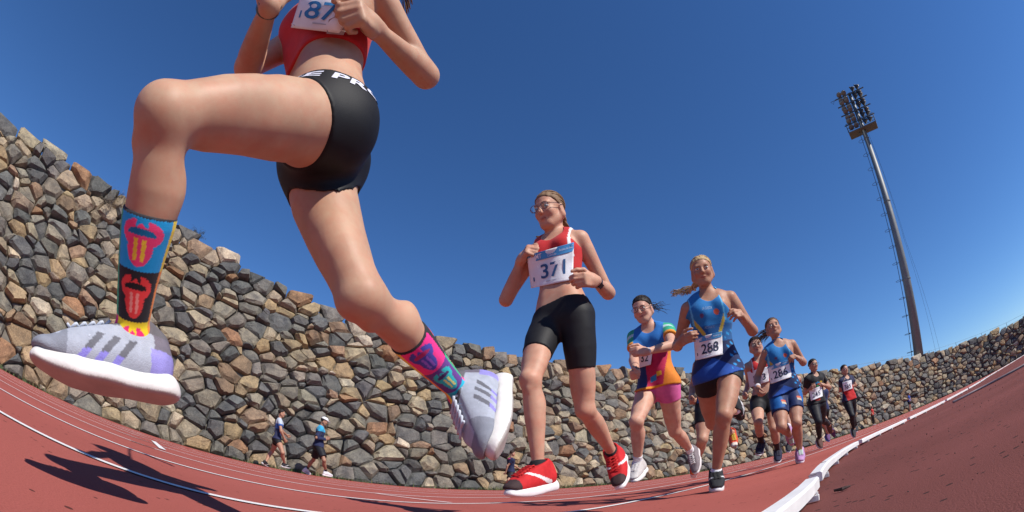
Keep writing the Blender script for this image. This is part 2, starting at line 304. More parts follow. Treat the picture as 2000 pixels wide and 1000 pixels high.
for i, (a, b_) in enumerate(sites_a):
    w, h = 0.55, 0.42
    poly = [(-w, -h), (w, -h), (w * 1.0, h), (-w, h)]
    gi, gj = int(a // 1.2), int(b_ // 1.2); wgt = random.uniform(0.92, 1.08)
    for di in (-1, 0, 1):
        for dj in (-1, 0, 1):
            for j in grid.get((gi + di, gj + dj), ()):
                if j == i: continue
                dx, dy = sites_a[j, 0] - a, sites_a[j, 1] - b_
                nx, ny = dx / ASP ** 2, dy            # anisotropic cells
                poly = clip(poly, (nx, ny), 0.5 * (dx * nx + dy * ny + wts[i] - wts[j]))
                if not poly: break
    if len(poly) < 3: continue
    # no part below the ground; drop tiny edges
    poly = clip(poly, (0, -1), b_ + 0.05)
    q = [p for k, p in enumerate(poly) if math.hypot(p[0] - poly[k - 1][0], p[1] - poly[k - 1][1]) > 0.05]
    if len(q) < 4: continue
    P = np.array(q); cen = P.mean(0)
    # cut corners so that the boulders look rounded and leave gaps, then shrink
    Q = []
    for k in range(len(P)):
        p0, p1, p2 = P[k - 1], P[k], P[(k + 1) % len(P)]; c1 = random.uniform(0.02, 0.17); c2 = random.uniform(0.02, 0.17)
        Q.append(p1 + (p0 - p1) * c1); Q.append(p1 + (p2 - p1) * c2)
    Q = np.array(Q); sh = random.uniform(0.945, 1.02); Q = cen + (Q - cen) * sh
    n = len(Q); dep = random.uniform(0.10, 0.30); tiltx, tilty = random.uniform(-0.5, 0.5), random.uniform(-0.6, 0.35)
    ext = np.abs(Q - cen).max(0) + 1e-6
    def ring(scale, d, j):
        R = cen + (Q - cen) * scale * (1 + rng.uniform(-j, j, (n, 1))); r = (R - cen) / ext
        return np.c_[a + R[:, 0], b_ + R[:, 1], d + dep * (tiltx * r[:, 0] + tilty * r[:, 1]) * (0.9 if d > 0 else 0) + rng.uniform(-0.012, 0.012, n) * (d > 0)]
    r0 = ring(0.98, -0.22, 0.0); r1 = ring(1.0, -0.02 * 0 + dep * 0.30, 0.05); r2 = ring(random.uniform(0.60, 0.86), dep * 0.92, 0.16)
    fc = np.array([[a + cen[0] + random.uniform(-0.2, 0.2) * ext[0], b_ + cen[1] + random.uniform(-0.2, 0.2) * ext[1], dep * random.uniform(1.0, 1.18)]])
    V = np.vstack([r0, r1, r2, fc]); fs = []
    for k in range(n):
        k2 = (k + 1) % n; fs += [[k, k2, n + k2, n + k], [n + k, n + k2, 2 * n + k2, 2 * n + k], [2 * n + k, 2 * n + k2, 3 * n]]
    W = wall_pt(V[:, 0], V[:, 1], V[:, 2])
    base = np.array(PAL[rng.choice(len(PAL), p=PW)][0]) * random.uniform(0.8, 1.2) * np.array([random.uniform(0.95, 1.05), 1, random.uniform(0.95, 1.05)])
    stones.append((W, fs, base))
def stone_mat():
    m, n, l, b = node_mat('boulder'); tc = n.new('ShaderNodeTexCoord'); geo = n.new('ShaderNodeNewGeometry'); v = geo.outputs['Position']
    at_ = n.new('ShaderNodeAttribute'); at_.attribute_name = 'Col'
    n1 = n.new('ShaderNodeTexNoise'); n1.inputs['Scale'].default_value = 3.2; n1.inputs['Detail'].default_value = 8; n1.inputs['Roughness'].default_value = 0.65; l.new(v, n1.inputs['Vector'])
    n2 = n.new('ShaderNodeTexNoise'); n2.inputs['Scale'].default_value = 28; n2.inputs['Detail'].default_value = 8; n2.inputs['Roughness'].default_value = 0.75; l.new(v, n2.inputs['Vector'])
    cr = n.new('ShaderNodeValToRGB'); cr.color_ramp.elements[0].position = 0.32; cr.color_ramp.elements[0].color = (0.55, 0.52, 0.5, 1); cr.color_ramp.elements[1].position = 0.7; cr.color_ramp.elements[1].color = (1.45, 1.32, 1.1, 1)
    l.new(n1.outputs['Fac'], cr.inputs['Fac'])
    m1 = n.new('ShaderNodeMix'); m1.data_type = 'RGBA'; m1.blend_type = 'MULTIPLY'; m1.inputs['Factor'].default_value = 1; l.new(at_.outputs['Color'], m1.inputs[6]); l.new(cr.outputs[0], m1.inputs[7])
    mr = n.new('ShaderNodeMapRange'); mr.inputs['From Min'].default_value = 0.3; mr.inputs['From Max'].default_value = 0.7; mr.inputs['To Min'].default_value = 0.55; mr.inputs['To Max'].default_value = 1.4; l.new(n2.outputs['Fac'], mr.inputs['Value'])
    sc = n.new('ShaderNodeVectorMath'); sc.operation = 'SCALE'; l.new(m1.outputs[2], sc.inputs[0]); l.new(mr.outputs[0], sc.inputs['Scale'])
    l.new(sc.outputs[0], b.inputs['Base Color']); b.inputs['Roughness'].default_value = 0.85; b.inputs['Specular IOR Level'].default_value = 0.3
    ad = n.new('ShaderNodeMath'); ad.operation = 'MULTIPLY_ADD'; ad.inputs[1].default_value = 2.0; l.new(n1.outputs['Fac'], ad.inputs[0]); l.new(n2.outputs['Fac'], ad.inputs[2])
    bp = n.new('ShaderNodeBump'); bp.inputs['Strength'].default_value = 0.9; bp.inputs['Distance'].default_value = 0.05; l.new(ad.outputs[0], bp.inputs['Height']); l.new(bp.outputs[0], b.inputs['Normal'])
    return m
m_stone = stone_mat()
order = sorted(range(len(stones)), key=lambda i: np.linalg.norm(stones[i][0].mean(0)) + (50 if not (-72 < math.degrees(math.atan2(stones[i][0][:, 0].mean(), stones[i][0][:, 1].mean())) < 25) else 0))
for i in order[:300]:
    W, fs, c = stones[i]; mesh_obj('stone', W, fs, m_stone, wall, c)
b = MB()
for i in order[300:]: b.add(stones[i][0], stones[i][1], stones[i][2])
o = b.build('stones_beyond', m_stone, wall); tag(o, kind='stuff')
ss = np.linspace(0, wbl[-1], 400); tt = np.interp(ss, wbl, wtop)
rows = [wall_pt(ss, 0 * ss - 0.3, -0.05 + 0 * ss), wall_pt(ss, tt - 0.22, -0.05 + 0 * ss), wall_pt(ss, tt - 0.25, -1.2 + 0 * ss), wall_pt(ss, tt - 0.4, -7.0 + 0 * ss)]
v = np.vstack(rows); n = len(ss); f = [[r * n + i, r * n + i + 1, (r + 1) * n + i + 1, (r + 1) * n + i] for r in range(3) for i in range(n - 1)]
mesh_obj('earth_core', v, f, mat('wall_earth', (0.13, 0.115, 0.095), rough=0.95, var=0.3, vscale=3, bump=0.8, bscale=12), wall, cols=None)
print('stones', len(stones))
# grass along the foot of the wall
gv, gf, gc = [], [], []
for k in range(9000):
    s = random.uniform(4, wbl[-1] * 0.62); d = abs(random.gauss(0, 0.16)); p = wall_pt(np.array([s]), np.array([0.0]), np.array([0.12 + d]))[0]; p[2] = -0.01
    hh = random.uniform(0.04, 0.15) * (1.3 - min(1, d)); a_ = random.uniform(0, 6.28); w_ = random.uniform(0.008, 0.018); t = np.array([math.cos(a_), math.sin(a_), 0])
    if math.sin(s * 0.7) + math.sin(s * 0.23 + 1) + random.uniform(-1, 1) < 0.2: continue
    lean = np.array([random.uniform(-.4, .4), random.uniform(-.4, .4), 1]) * hh; k0 = len(gv)
    gv += [p - t * w_, p + t * w_, p + lean]; gf.append([k0, k0 + 1, k0 + 2]); c = random.choice([(0.07, 0.10, 0.03), (0.10, 0.12, 0.04), (0.16, 0.14, 0.06), (0.05, 0.08, 0.03)]); gc += [c] * 3
o = mesh_obj('grass', gv, gf, mat('grass_blade', attr=True, rough=0.8, var=0.1), None, np.array(gc)); tag(o, 'low green and dry grass growing along the foot of the wall', 'grass', kind='stuff')
# tufts and shrubs growing at the top of the wall
def shrub(px, hd, size, cols, label, dry=False, n=420):
    c = at(px, hd); r = empty('shrub', tuple(c)); tag(r, label, 'shrub', 'shrubs on the crest of the stone wall')
    bs = MB(); lv, lf, lc = [], [], []
    for k in range(14):
        d = unit([random.gauss(0, 1), random.gauss(0, 1), abs(random.gauss(0.7, 0.5))]); tip = c + d * size * random.uniform(0.6, 1.0); mid = c + (tip - c) * 0.5 + np.array([0, 0, 0.08 * size])
        bs.tube([c, mid, tip], [0.012 * size, 0.008 * size, 0.004 * size], 5)
        for q in range(n // 14):
            p = c + (tip - c) * random.uniform(0.25, 1.05) + np.array([random.gauss(0, .09), random.gauss(0, .09), random.gauss(0, .09)]) * size
            a1 = unit([random.gauss(0, 1), random.gauss(0, 1), random.gauss(0.3, 1)]); a2 = unit(np.cross(a1, [random.random(), random.random(), 1])); L = random.uniform(0.05, 0.12) * size; k0 = len(lv)
            lv += [p, p + a1 * L * 0.5 + a2 * L * (0.08 if dry else 0.25), p + a1 * L, p + a1 * L * 0.5 - a2 * L * (0.08 if dry else 0.25)]; lf.append([k0, k0 + 1, k0 + 2, k0 + 3]); lc += [random.choice(cols)] * 4
    bs.build('twigs', mat('twig', (0.13, 0.10, 0.07), var=0.2), r, cols=False)
    mesh_obj('foliage', lv, lf, mat('leaf', attr=True, rough=0.7, var=0.2), r, np.array(lc))
shrub((385, 462), 17.0, 0.42, [(0.05, 0.06, 0.03), (0.08, 0.08, 0.04), (0.04, 0.05, 0.03)], 'small dark green shrub on the wall crest beside the front sock')
shrub((212, 405), 15.2, 0.75, [(0.17, 0.14, 0.10), (0.22, 0.18, 0.13), (0.12, 0.10, 0.07)], 'dry brown bush growing among the stones left of the front shin', True, 700)
shrub((237, 392), 15.8, 0.4, [(0.07, 0.08, 0.04), (0.10, 0.09, 0.05)], 'olive green shrub tucked right behind the front shin', False, 300)
# thin wire fence on the far crest
fence = empty('wire_fence', tuple(at((1760, 705), 54))); tag(fence, 'thin wire fence on posts along the far crest of the stone wall', 'fence')
m_steel = mat('dark_steel', (0.10, 0.105, 0.11), rough=0.5, metal=0.6, var=0.15)
pp = [];
for az in range(40, 72, 3):
    s = np.interp(math.radians(az), waz, wbl); p = wall_pt(np.array([s]), np.array([np.interp(s, wbl, wtop) - 0.3]), np.array([-0.8]))[0]; pp.append(p)
    b = MB(); b.tube([p, p + [0, 0, 1.1]], 0.022, 6); b.build('fence_post', m_steel, fence, cols=False)
for z in (0.75, 1.08):
    b = MB(); b.tube([p + [0, 0, z] for p in pp], 0.009, 5); b.build('wire', m_steel, fence, cols=False)

# ------------------------------------------------------------------ floodlight mast
mast_base = at((1797, 716), 49.0); topd = ray((1659, 184)); mast_top = EYE + topd * 49.0 / math.hypot(topd[0], topd[1]); ax = unit(mast_top - mast_base); MH = np.linalg.norm(mast_top - mast_base)
mast = empty('floodlight_mast', tuple(mast_base)); tag(mast, 'tall grey tapered floodlight mast with ladder and lamp rows behind the wall', 'floodlight mast')
m_mast = mat('mast_paint', (0.19, 0.20, 0.205), rough=0.55, spec=0.4, metal=0.2, var=0.10, vscale=1.5, bump=0.03)
m_lamp = mat('lamp_housing', (0.045, 0.045, 0.05), rough=0.5, metal=0.5, var=0.2, vscale=4)
m_lens = mat('lamp_glass', (0.16, 0.13, 0.11), rough=0.2, spec=0.6, var=0.3, vscale=4, coat=0.5)
side = unit(np.cross(ax, -unit([mast_base[0], mast_base[1], 0.0]))); side = -side if side[0] < 0 and False else side
tocam = unit(np.cross(side, ax)); tocam = tocam if np.dot(tocam, -mast_base) > 0 else -tocam
if np.dot(side, np.array([1, -1, 0])) < 0: side = -side      # picture right
b = MB(); b.tube([mast_base - ax * 1.5, mast_base + ax * MH * 0.4, mast_base + ax * MH * 0.99], [0.52, 0.40, 0.22], 16); b.build('pole', m_mast, mast, True, cols=False)
for t in (0.02, 0.28, 0.55, 0.80):
    r_ = 0.52 - 0.31 * t; b = MB(); b.tube([mast_base + ax * (MH * t - 0.05), mast_base + ax * (MH * t + 0.05)], r_ + 0.05, 16); b.build('flange', m_mast, mast, cols=False)
lad = MB(); l0 = -side * 0.72 + tocam * 0.15
for e in (-0.2, 0.2): lad.tube([mast_base + l0 + tocam * e + ax * 1.2, mast_base + l0 * 0.75 + tocam * e + ax * MH * 0.83], 0.028, 5)
for k in range(90):
    t = 1.4 + k * (MH * 0.83 - 1.6) / 90; c = mast_base + l0 * (1 - 0.25 * t / (MH * 0.83)) + ax * t; lad.tube([c - tocam * 0.2, c + tocam * 0.2], 0.014, 4)
lad.build('ladder', m_steel, mast, cols=False)
for k in range(14):
    t = 1.6 + k * (MH * 0.80) / 14; c = mast_base + l0 * (1 - 0.25 * t / (MH * 0.83)) + ax * t
    b = MB(); b.tube([c + side * 0.45, c - side * 0.02], 0.025, 5)
    b.tube([c + 0.36 * (math.cos(q) * tocam - math.sin(q) * side * 1.3) for q in np.linspace(-0.3, math.pi + 0.3, 9)], 0.02, 5); b.build('ladder_hoop', m_steel, mast, cols=False)
# platform basket
pc = mast_base + ax * MH * 0.835; hx, hy = 1.75, 0.75; flat = unit(np.cross(side, ax)) 
b = MB(); b.box(pc, (hx, hy, 0.06), [side, flat, ax]); b.build('platform_floor', mat('platform_grate', (0.14, 0.11, 0.09), var=0.2, vscale=3), mast, cols=False)
rail = MB(); cs = [(-hx, -hy), (hx, -hy), (hx, hy), (-hx, hy)]
for k in range(4):
    a1, a2 = cs[k], cs[(k + 1) % 4]; p1 = pc + side * a1[0] + flat * a1[1]; p2 = pc + side * a2[0] + flat * a2[1]
    for z in (0.55, 1.1): rail.tube([p1 + ax * z, p2 + ax * z], 0.03, 5)
    for t in (0, 0.5): rail.tube([p1 + (p2 - p1) * t, p1 + (p2 - p1) * t + ax * 1.1], 0.03, 5)
rail.build('platform_railing', m_steel, mast, cols=False)
def lamp_head(c, aim, tilt_side):
    o_ = aim; b = MB(); u_ = unit(np.cross(o_, side)); w_ = np.cross(u_, o_)
    pts = [c - o_ * 0.30, c - o_ * 0.20, c + o_ * 0.02, c + o_ * 0.16]; b.tube(pts, [0.10, 0.20, 0.29, 0.33], 12)
    b.tube([c - o_ * 0.45, c - o_ * 0.28], 0.09, 8)
    h = b.build('floodlight', m_lamp, mast, True, cols=False)
    b = MB(); b.tube([c + o_ * 0.161, c + o_ * 0.185], [0.325, 0.30], 12); mesh = b.build('lens', m_lens, mast, True, cols=False); mesh.parent = h; return h
for k, t in enumerate((0.875, 0.918, 0.958, 0.995)):
    c = mast_base + ax * MH * t; b = MB(); ext = 1.95
    b.tube([c - side * ext + tocam * 0.3, c + side * ext + tocam * 0.3], 0.075, 8); b.box(c + tocam * 0.15, (0.2, 0.2, 0.12), [side, tocam, ax]); b.build('crossarm', m_steel, mast, cols=False)
    for sx in (-1.25, -0.62, 0.62, 1.25):
        for up in (-1, 1):
            aim = unit((tocam if sx < 0 else -tocam * 0.15 + side * 0.6) * 1.0 - ax * 0.75 + side * random.uniform(-0.25, 0.25) + tocam * random.uniform(-.1, .25))
            lamp_head(c + side * sx + tocam * 0.35 + ax * (0.42 * up - 0.02), aim, sx)
b = MB(); c = mast_base + ax * MH * 0.995 - side * 2.3; b.tube([c + side * 0.5 + tocam * .3, c - side * 0.25 + tocam * .3, c + tocam * .3 - ax * 0.4, c + side * 0.25 + tocam * .3], 0.03, 5); b.build('winch_bracket', m_steel, mast, cols=False)
for q in (0.9, 1.35):
    b = MB(); b.tube([mast_base + ax * MH * 0.83 + side * 0.4, mast_base + ax * MH * 0.4 + side * (0.5 + q * 0.25), mast_base + side * (0.9 + q) + ax * 0.5], 0.012, 4); b.build('stay_cable', m_steel, mast, cols=False)
# ================================================================== PEOPLE: smooth-union bodies meshed on a grid
def smin(a, b, k):
    h = np.maximum(k - np.abs(a - b), 0.0) / k
    return np.minimum(a, b) - h * h * k * 0.25
def smax(a, b, k): return -smin(-a, -b, k)
def limb(a, b, ts, rs, k=0.02, odir=None, offs=None, flat=None, fr=1.0):
    """tapered limb from a to b: radius rs at fractions ts, axis bowed along odir by offs; flat = direction squeezed by fr"""
    a = np.asarray(a, float); b = np.asarray(b, float); ts = np.asarray(ts, float); rs = np.asarray(rs, float)
    pad = rs.max() + k + 0.02 + (np.abs(offs).max() if offs is not None else 0)
    lo = np.minimum(a, b) - pad; hi = np.maximum(a, b) + pad
    def f(P):
        ba = b - a; L2 = ba @ ba + 1e-12; q = P - a; t = np.clip((q @ ba) / L2, 0, 1); d = q - t[..., None] * ba
        if odir is not None: d = d - np.interp(t, ts, offs)[..., None] * odir
        if flat is not None: d = d + (d @ flat)[..., None] * flat * (fr - 1.0)
        return np.linalg.norm(d, axis=-1) - np.interp(t, ts, rs)
    return (lo, hi, f, k)
def cap(a, b, r, k=0.02, r2=None): return limb(a, b, [0, 1], [r, r if r2 is None else r2], k)
def ell(c, axes, rad, k=0.02):
    c = np.asarray(c, float); A = np.asarray(axes, float); rad = np.asarray(rad, float); pad = rad.max() + k + 0.02
    def f(P):
        q = (P - c) @ A.T; k0 = np.linalg.norm(q / rad, axis=-1); k1 = np.linalg.norm(q / rad ** 2, axis=-1) + 1e-9
        return k0 * (k0 - 1) / k1
    return (c - pad, c + pad, f, k)
def rbox(c, axes, half, r, k=0.02):
    c = np.asarray(c, float); A = np.asarray(axes, float); half = np.asarray(half, float); pad = np.linalg.norm(half) + r + k + 0.02
    def f(P):
        q = np.abs((P - c) @ A.T) - (half - r); return np.linalg.norm(np.maximum(q, 0), axis=-1) + np.minimum(q.max(-1), 0) - r
    return (c - pad, c + pad, f, k)
class Grid:
    def __init__(s, lo, hi, h):
        s.h = h; s.lo = np.asarray(lo, float) - 2 * h; s.n = np.ceil((np.asarray(hi) - s.lo) / h).astype(int) + 3
        s.F = np.full(s.n, 0.12, np.float32)
    def idx(s, lo, hi):
        i0 = np.clip(np.floor((lo - s.lo) / s.h).astype(int), 0, s.n); i1 = np.clip(np.ceil((hi - s.lo) / s.h).astype(int) + 1, 0, s.n); return i0, i1
    def pts(s, i0=None, i1=None):
        i0 = np.zeros(3, int) if i0 is None else i0; i1 = s.n if i1 is None else i1
        ax = [(s.lo[k] + s.h * np.arange(i0[k], i1[k])).astype(np.float32) for k in range(3)]
        return np.stack(np.meshgrid(*ax, indexing='ij'), -1)
    def union(s, prims, sub=False):
        for lo, hi, f, k in prims:
            i0, i1 = s.idx(lo, hi)
            if (i1 <= i0).any(): continue
            sl = tuple(slice(a, b) for a, b in zip(i0, i1)); d = f(s.pts(i0, i1)).astype(np.float32)
            s.F[sl] = smax(s.F[sl], -d, k) if sub else smin(s.F[sl], d, k)
        return s
    def union_group(s, prims, k, sub=()):
        i0, i1 = s.idx(*bounds(prims)); g_ = object.__new__(Grid); g_.h = s.h; g_.lo = s.lo + i0 * s.h; g_.n = i1 - i0; g_.F = np.full(g_.n, 0.12, np.float32); g_.union(prims)
        if sub: g_.union(sub, True)
        sl = tuple(slice(a, b) for a, b in zip(i0, i1)); s.F[sl] = smin(s.F[sl], g_.F, k)
    def copy_field(s): 
        g_ = object.__new__(Grid); g_.h = s.h; g_.lo = s.lo; g_.n = s.n; g_.F = s.F.copy(); return g_
def bounds(prims): return np.min([p[0] for p in prims], 0), np.max([p[1] for p in prims], 0)
def nets(G):
    """naive surface nets"""
    F, h, lo = G.F, G.h, G.lo; neg = F < 0; n = np.array(F.shape)
    corner = [(i, j, k) for i in (0, 1) for j in (0, 1) for k in (0, 1)]
    sl = lambda o: tuple(slice(o[d], n[d] - 1 + o[d]) for d in range(3))
    cnt = sum(neg[sl(o)].astype(np.int8) for o in corner); act = (cnt > 0) & (cnt < 8)
    I = np.argwhere(act)
    if len(I) == 0: return np.zeros((0, 3)), np.zeros((0, 4), int)
    vid = np.full(act.shape, -1, np.int32); vid[act] = np.arange(len(I))
    vals = np.stack([F[I[:, 0] + o[0], I[:, 1] + o[1], I[:, 2] + o[2]] for o in corner], 1)
    acc = np.zeros((len(I), 3)); num = np.zeros(len(I))
    for a in range(8):
        for b in range(a + 1, 8):
            oa, ob = np.array(corner[a]), np.array(corner[b])
            if np.abs(oa - ob).sum() != 1: continue
            va, vb = vals[:, a], vals[:, b]; m = (va < 0) != (vb < 0); t = np.where(m, va / np.where(m, va - vb, 1), 0)
            acc += np.where(m[:, None], oa + t[:, None] * (ob - oa), 0); num += m
    V = lo + h * (I + acc / num[:, None]); quads = []
    for d in range(3):
        e = [0, 0, 0]; e[d] = 1; u, w = [(1, 2), (2, 0), (0, 1)][d]
        s0 = [slice(1, n[k] - 1) for k in range(3)]; s1 = list(s0); s0[d] = slice(0, n[d] - 1); s1[d] = slice(1, n[d])
        A = neg[tuple(s0)]; B = neg[tuple(s1)]; X = np.argwhere(A != B)
        off = np.array([1, 1, 1]); off[d] = 0; C = X + off; flip = ~A[X[:, 0], X[:, 1], X[:, 2]]
        eu = np.zeros(3, int); eu[u] = 1; ew = np.zeros(3, int); ew[w] = 1
        q = np.stack([vid[tuple((C - eu - ew).T)], vid[tuple((C - ew).T)], vid[tuple(C.T)], vid[tuple((C - eu).T)]], 1)
        q[flip] = q[flip][:, ::-1]; quads.append(q)
    return V, np.vstack(quads)
def relax(V, Q, n=2, lam=0.5):
    for _ in range(n):
        S = np.zeros_like(V); c = np.zeros(len(V))
        for a in range(4):
            for b in ((a + 1) % 4, (a + 3) % 4):
                np.add.at(S, Q[:, a], V[Q[:, b]]); np.add.at(c, Q[:, a], 1)
        V = V + lam * (S / np.maximum(c, 1)[:, None] - V)
    return V
def grid_mesh(name, G, material, parent, col, rel=1):
    V, Q = nets(G)
    if len(V) == 0: return None
    if rel: V = relax(V, Q, rel)
    c = col(V) if callable(col) else np.tile(np.asarray(col, float), (len(V), 1))
    return mesh_obj(name, V, Q, material, parent, c, True)
def wob(P, f=30.0, seed=0.0):
    """smooth pseudo-noise used for folds in cloth"""
    x, y, z = P[..., 0], P[..., 1], P[..., 2]
    return (np.sin(f * (x + 0.7 * z) + seed + 1.3 * np.sin(f * 0.6 * y + seed)) + np.sin(f * 0.83 * (y - 0.6 * z) + 2.1 + seed + 1.1 * np.sin(f * 0.5 * x)) + 0.6 * np.sin(f * 1.7 * (z + 0.4 * x - 0.3 * y) + seed)) / 2.6
# ------------------------------------------------------------------ skeleton from picture points and body lengths
def reach(parent, length, px, sign):
    """point on the ray of pixel px at the given distance from parent; sign +1 the far root, -1 the near one"""
    if isinstance(px[0], str): return np.asarray(parent) + np.array(px[1:4])
    d = ray(px); q = np.asarray(parent) - EYE; b = q @ d; disc = b * b - (q @ q - length ** 2)
    return EYE + d * (b + sign * math.sqrt(disc)) if disc > 0 else EYE + d * b
def yaw_vec(az): a = math.radians(az); return np.array([math.sin(a), math.cos(a), 0.0])
def skeleton(S):
    H = S['H']; J = {}
    def get(key, parent, length):
        v = S[key]
        if v[0] == 'off': return np.asarray(parent) + np.array(v[1:4])
        if len(v) == 4: return at(v[:2], S['hd'] + v[3])          # at a given distance
        return reach(parent, length, v[:2], v[2])
    P = at(S['pelvis'], S['hd']); J['P'] = P
    N = get('neck', P, 0.29 * H); J['N'] = N
    up = unit(N - P); f = yaw_vec(S['face']); l = unit(np.cross(up, f)); J['lh'] = l; J['fh'] = np.cross(l, up)
    f2 = yaw_vec(S['face'] + S.get('twist', 0)); ls = unit(np.cross(up, f2)); ls = unit(ls + up * S.get('shtilt', 0)); J['ls'] = ls; J['fs'] = unit(np.cross(ls, up)); J['up'] = up
    for s, sg in (('L', 1), ('R', -1)):
        J['hip' + s] = P + l * sg * 0.052 * H - up * 0.012 * H
        J['sho' + s] = N + ls * sg * S.get('shw', 0.092) * H - up * 0.028 * H
        J['kn' + s] = get('kn' + s, J['hip' + s], .245 * H); J['an' + s] = get('an' + s, J['kn' + s], .235 * H); J['to' + s] = get('to' + s, J['an' + s], .138 * H)
        J['el' + s] = get('el' + s, J['sho' + s], .172 * H); J['wr' + s] = get('wr' + s, J['el' + s], .145 * H)
        J['ha' + s] = get('ha' + s, J['wr' + s], .055 * H) if S.get('ha' + s) else J['wr' + s] + unit(J['wr' + s] - J['el' + s]) * 0.055 * H
    J['H'] = get('head', N, .112 * H)
    hf = yaw_vec(S.get('hyaw', S['face'])); pt = math.radians(S.get('hpitch', 0)); hu0 = unit(unit(J['H'] - N) * 0.5 + np.array([0, 0, 0.6]))
    hl = unit(np.cross(hu0, hf)); hf = np.cross(hl, hu0); J['hf'] = hf * math.cos(pt) + hu0 * math.sin(pt); J['hl'] = hl; J['hu'] = np.cross(J['hf'], hl)
    return J
def torso_prims(J, H, th=1.0):
    k = H / 1.5; P, N = J['P'], J['N']; up = J['up']; L = np.linalg.norm(N - P); out = []
    lev = [(-0.06, .050, .082, -.004), (0.04, .054, .086, -.006), (0.14, .048, .080, .0), (0.26, .040, .073, .002), (0.40, .034, .069, .0), (0.54, .038, .073, .0), (0.68, .046, .080, .004), (0.80, .056, .080, .004), (0.90, .064, .066, -.004), (0.97, .052, .050, -.008)]
    for s, a, r, fo in lev:
        t = min(max(s, 0), 1); l = unit(J['lh'] * (1 - t) + J['ls'] * t); f = np.cross(l, up)
        c = P + up * L * s + f * fo * k; out.append(cap(c - l * a * k * th, c + l * a * k * th, r * k * th, 0.035 * k))
    for sg, s in ((1, 'L'), (-1, 'R')):
        out.append(ell(J['hip' + s] - J['fh'] * 0.040 * k + up * 0.012 * k - J['lh'] * sg * 0.015 * k, np.eye(3), np.array([.070, .070, .074]) * k * th, 0.03 * k))
        out.append(ell(N + J['ls'] * sg * 0.058 * k - up * 0.088 * k + J['fs'] * 0.045 * k, np.eye(3), np.array([.045, .045, .045]) * k * th, 0.04 * k))
        out.append(limb(N + up * 0.02 * k, J['sho' + s], [0, 1], np.array([.036, .036]) * k, 0.03 * k))
    return out
def leg_prims(J, H, s, th=1.0, calf=1.0):
    k = H / 1.5 * th; hip, kn, an = J['hip' + s], J['kn' + s], J['an' + s]; l = J['lh']
    d = unit(kn - hip); lt = unit(l - d * (l @ d)); fw = np.cross(lt, -d); d2 = unit(an - kn); l2 = unit(l - d2 * (l @ d2)); fw2 = np.cross(l2, -d2)
    return [limb(hip, kn, [0, .15, .35, .6, .85, 1], np.array([.076, .079, .076, .063, .050, .047]) * k, 0.03 * k, fw, np.array([0, .004, .008, .008, .004, 0]) * k),
            limb(kn, an, [0, .12, .3, .45, .7, .9, 1], np.array([.044, .044, .049, .047, .035, .028, .028]) * k * calf, 0.025 * k, -fw2, np.array([0, .006, .012, .010, .004, 0, 0]) * k),
            ell(kn + unit(fw + fw2) * 0.020 * k, np.eye(3), np.array([.027, .027, .027]) * k, 0.02 * k),
            limb(kn - d * .05 * k + fw * .006 * k - lt * (1 if s == 'L' else -1) * .026 * k, kn - d * .14 * k + fw * .012 * k - lt * (1 if s == 'L' else -1) * .030 * k, [0, .4, 1], np.array([.018, .028, .026]) * k, 0.035 * k), limb(kn - d * .07 * k + fw * .006 * k + lt * (1 if s == 'L' else -1) * .026 * k, kn - d * .17 * k + fw * .014 * k + lt * (1 if s == 'L' else -1) * .032 * k, [0, .4, 1], np.array([.018, .028, .026]) * k, 0.035 * k),
            ell(kn + d2 * .045 * k + fw2 * .026 * k, np.eye(3), np.array([.016, .016, .018]) * k, 0.02 * k), ell(kn + d2 * .105 * k - fw2 * .030 * k - l2 * (1 if s == 'L' else -1) * .015 * k, np.eye(3), np.array([.021, .021, .040]) * k * calf, 0.03 * k)]
def foot_frame(J, s):
    an, to, kn = J['an' + s], J['to' + s], J['kn' + s]; v = unit(to - an); l = J['lh']; l = unit(l - v * (l @ v)); up = unit(np.cross(v, l))
    a = math.radians(20); fw = v * math.cos(a) + up * math.sin(a); return an, fw, l, unit(np.cross(fw, l))
def hand_prims(J, H, s, curl):
    k = H / 1.5 * 0.97; sg = 1 if s == 'L' else -1; w = J['wr' + s]; hd = unit(J['ha' + s] - w)
    pn = -J['ls'] * sg + J['fs'] * 0.15; pn = unit(pn - hd * (pn @ hd)); ta = np.cross(hd, pn) * 1.0; ta = ta if ta @ J['up'] > 0 else -ta
    out = [rbox(w + hd * 0.045 * k, [hd, ta, pn], np.array([.044, .034, .014]) * k, 0.012 * k, 0.012 * k), cap(w - hd * 0.01 * k, w + hd * 0.02 * k, 0.022 * k, 0.02 * k, 0.024 * k)]
    def rot(v, ang): return hd * math.cos(ang) + pn * math.sin(ang) if v is None else v
    for i, (L0, y) in enumerate(((.040, .026), (.043, .009), (.041, -.008), (.034, -.024))):
        p = w + hd * (.083 - .004 * abs(i - 1)) * k + ta * y * k; ang = 0
        for j, (fr, da) in enumerate(((1.0, 1.15), (.62, 1.35), (.5, 0.75))):
            ang += da * curl * (1 + 0.08 * (i - 1)); q = p + (hd * math.cos(ang) + pn * math.sin(ang)) * L0 * fr * k
            out.append(cap(p, q, (.0095 - .0009 * j) * k, 0.004 * k, (.0088 - .0009 * j) * k)); p = q
    p = w + hd * 0.025 * k + ta * 0.026 * k + pn * 0.004 * k
    for a_, b_, c_, L0, r in ((.75, .62, .25, .040, .0125), (.85, .30 - .3 * curl, .45, .032, .0105), (.75, -.25 * curl, .65, .024, .0095)):
        d = unit(hd * a_ + ta * b_ + pn * c_); q = p + d * L0 * k; out.append(cap(p, q, r * k, 0.006 * k, (r - .001) * k)); p = q
    return out
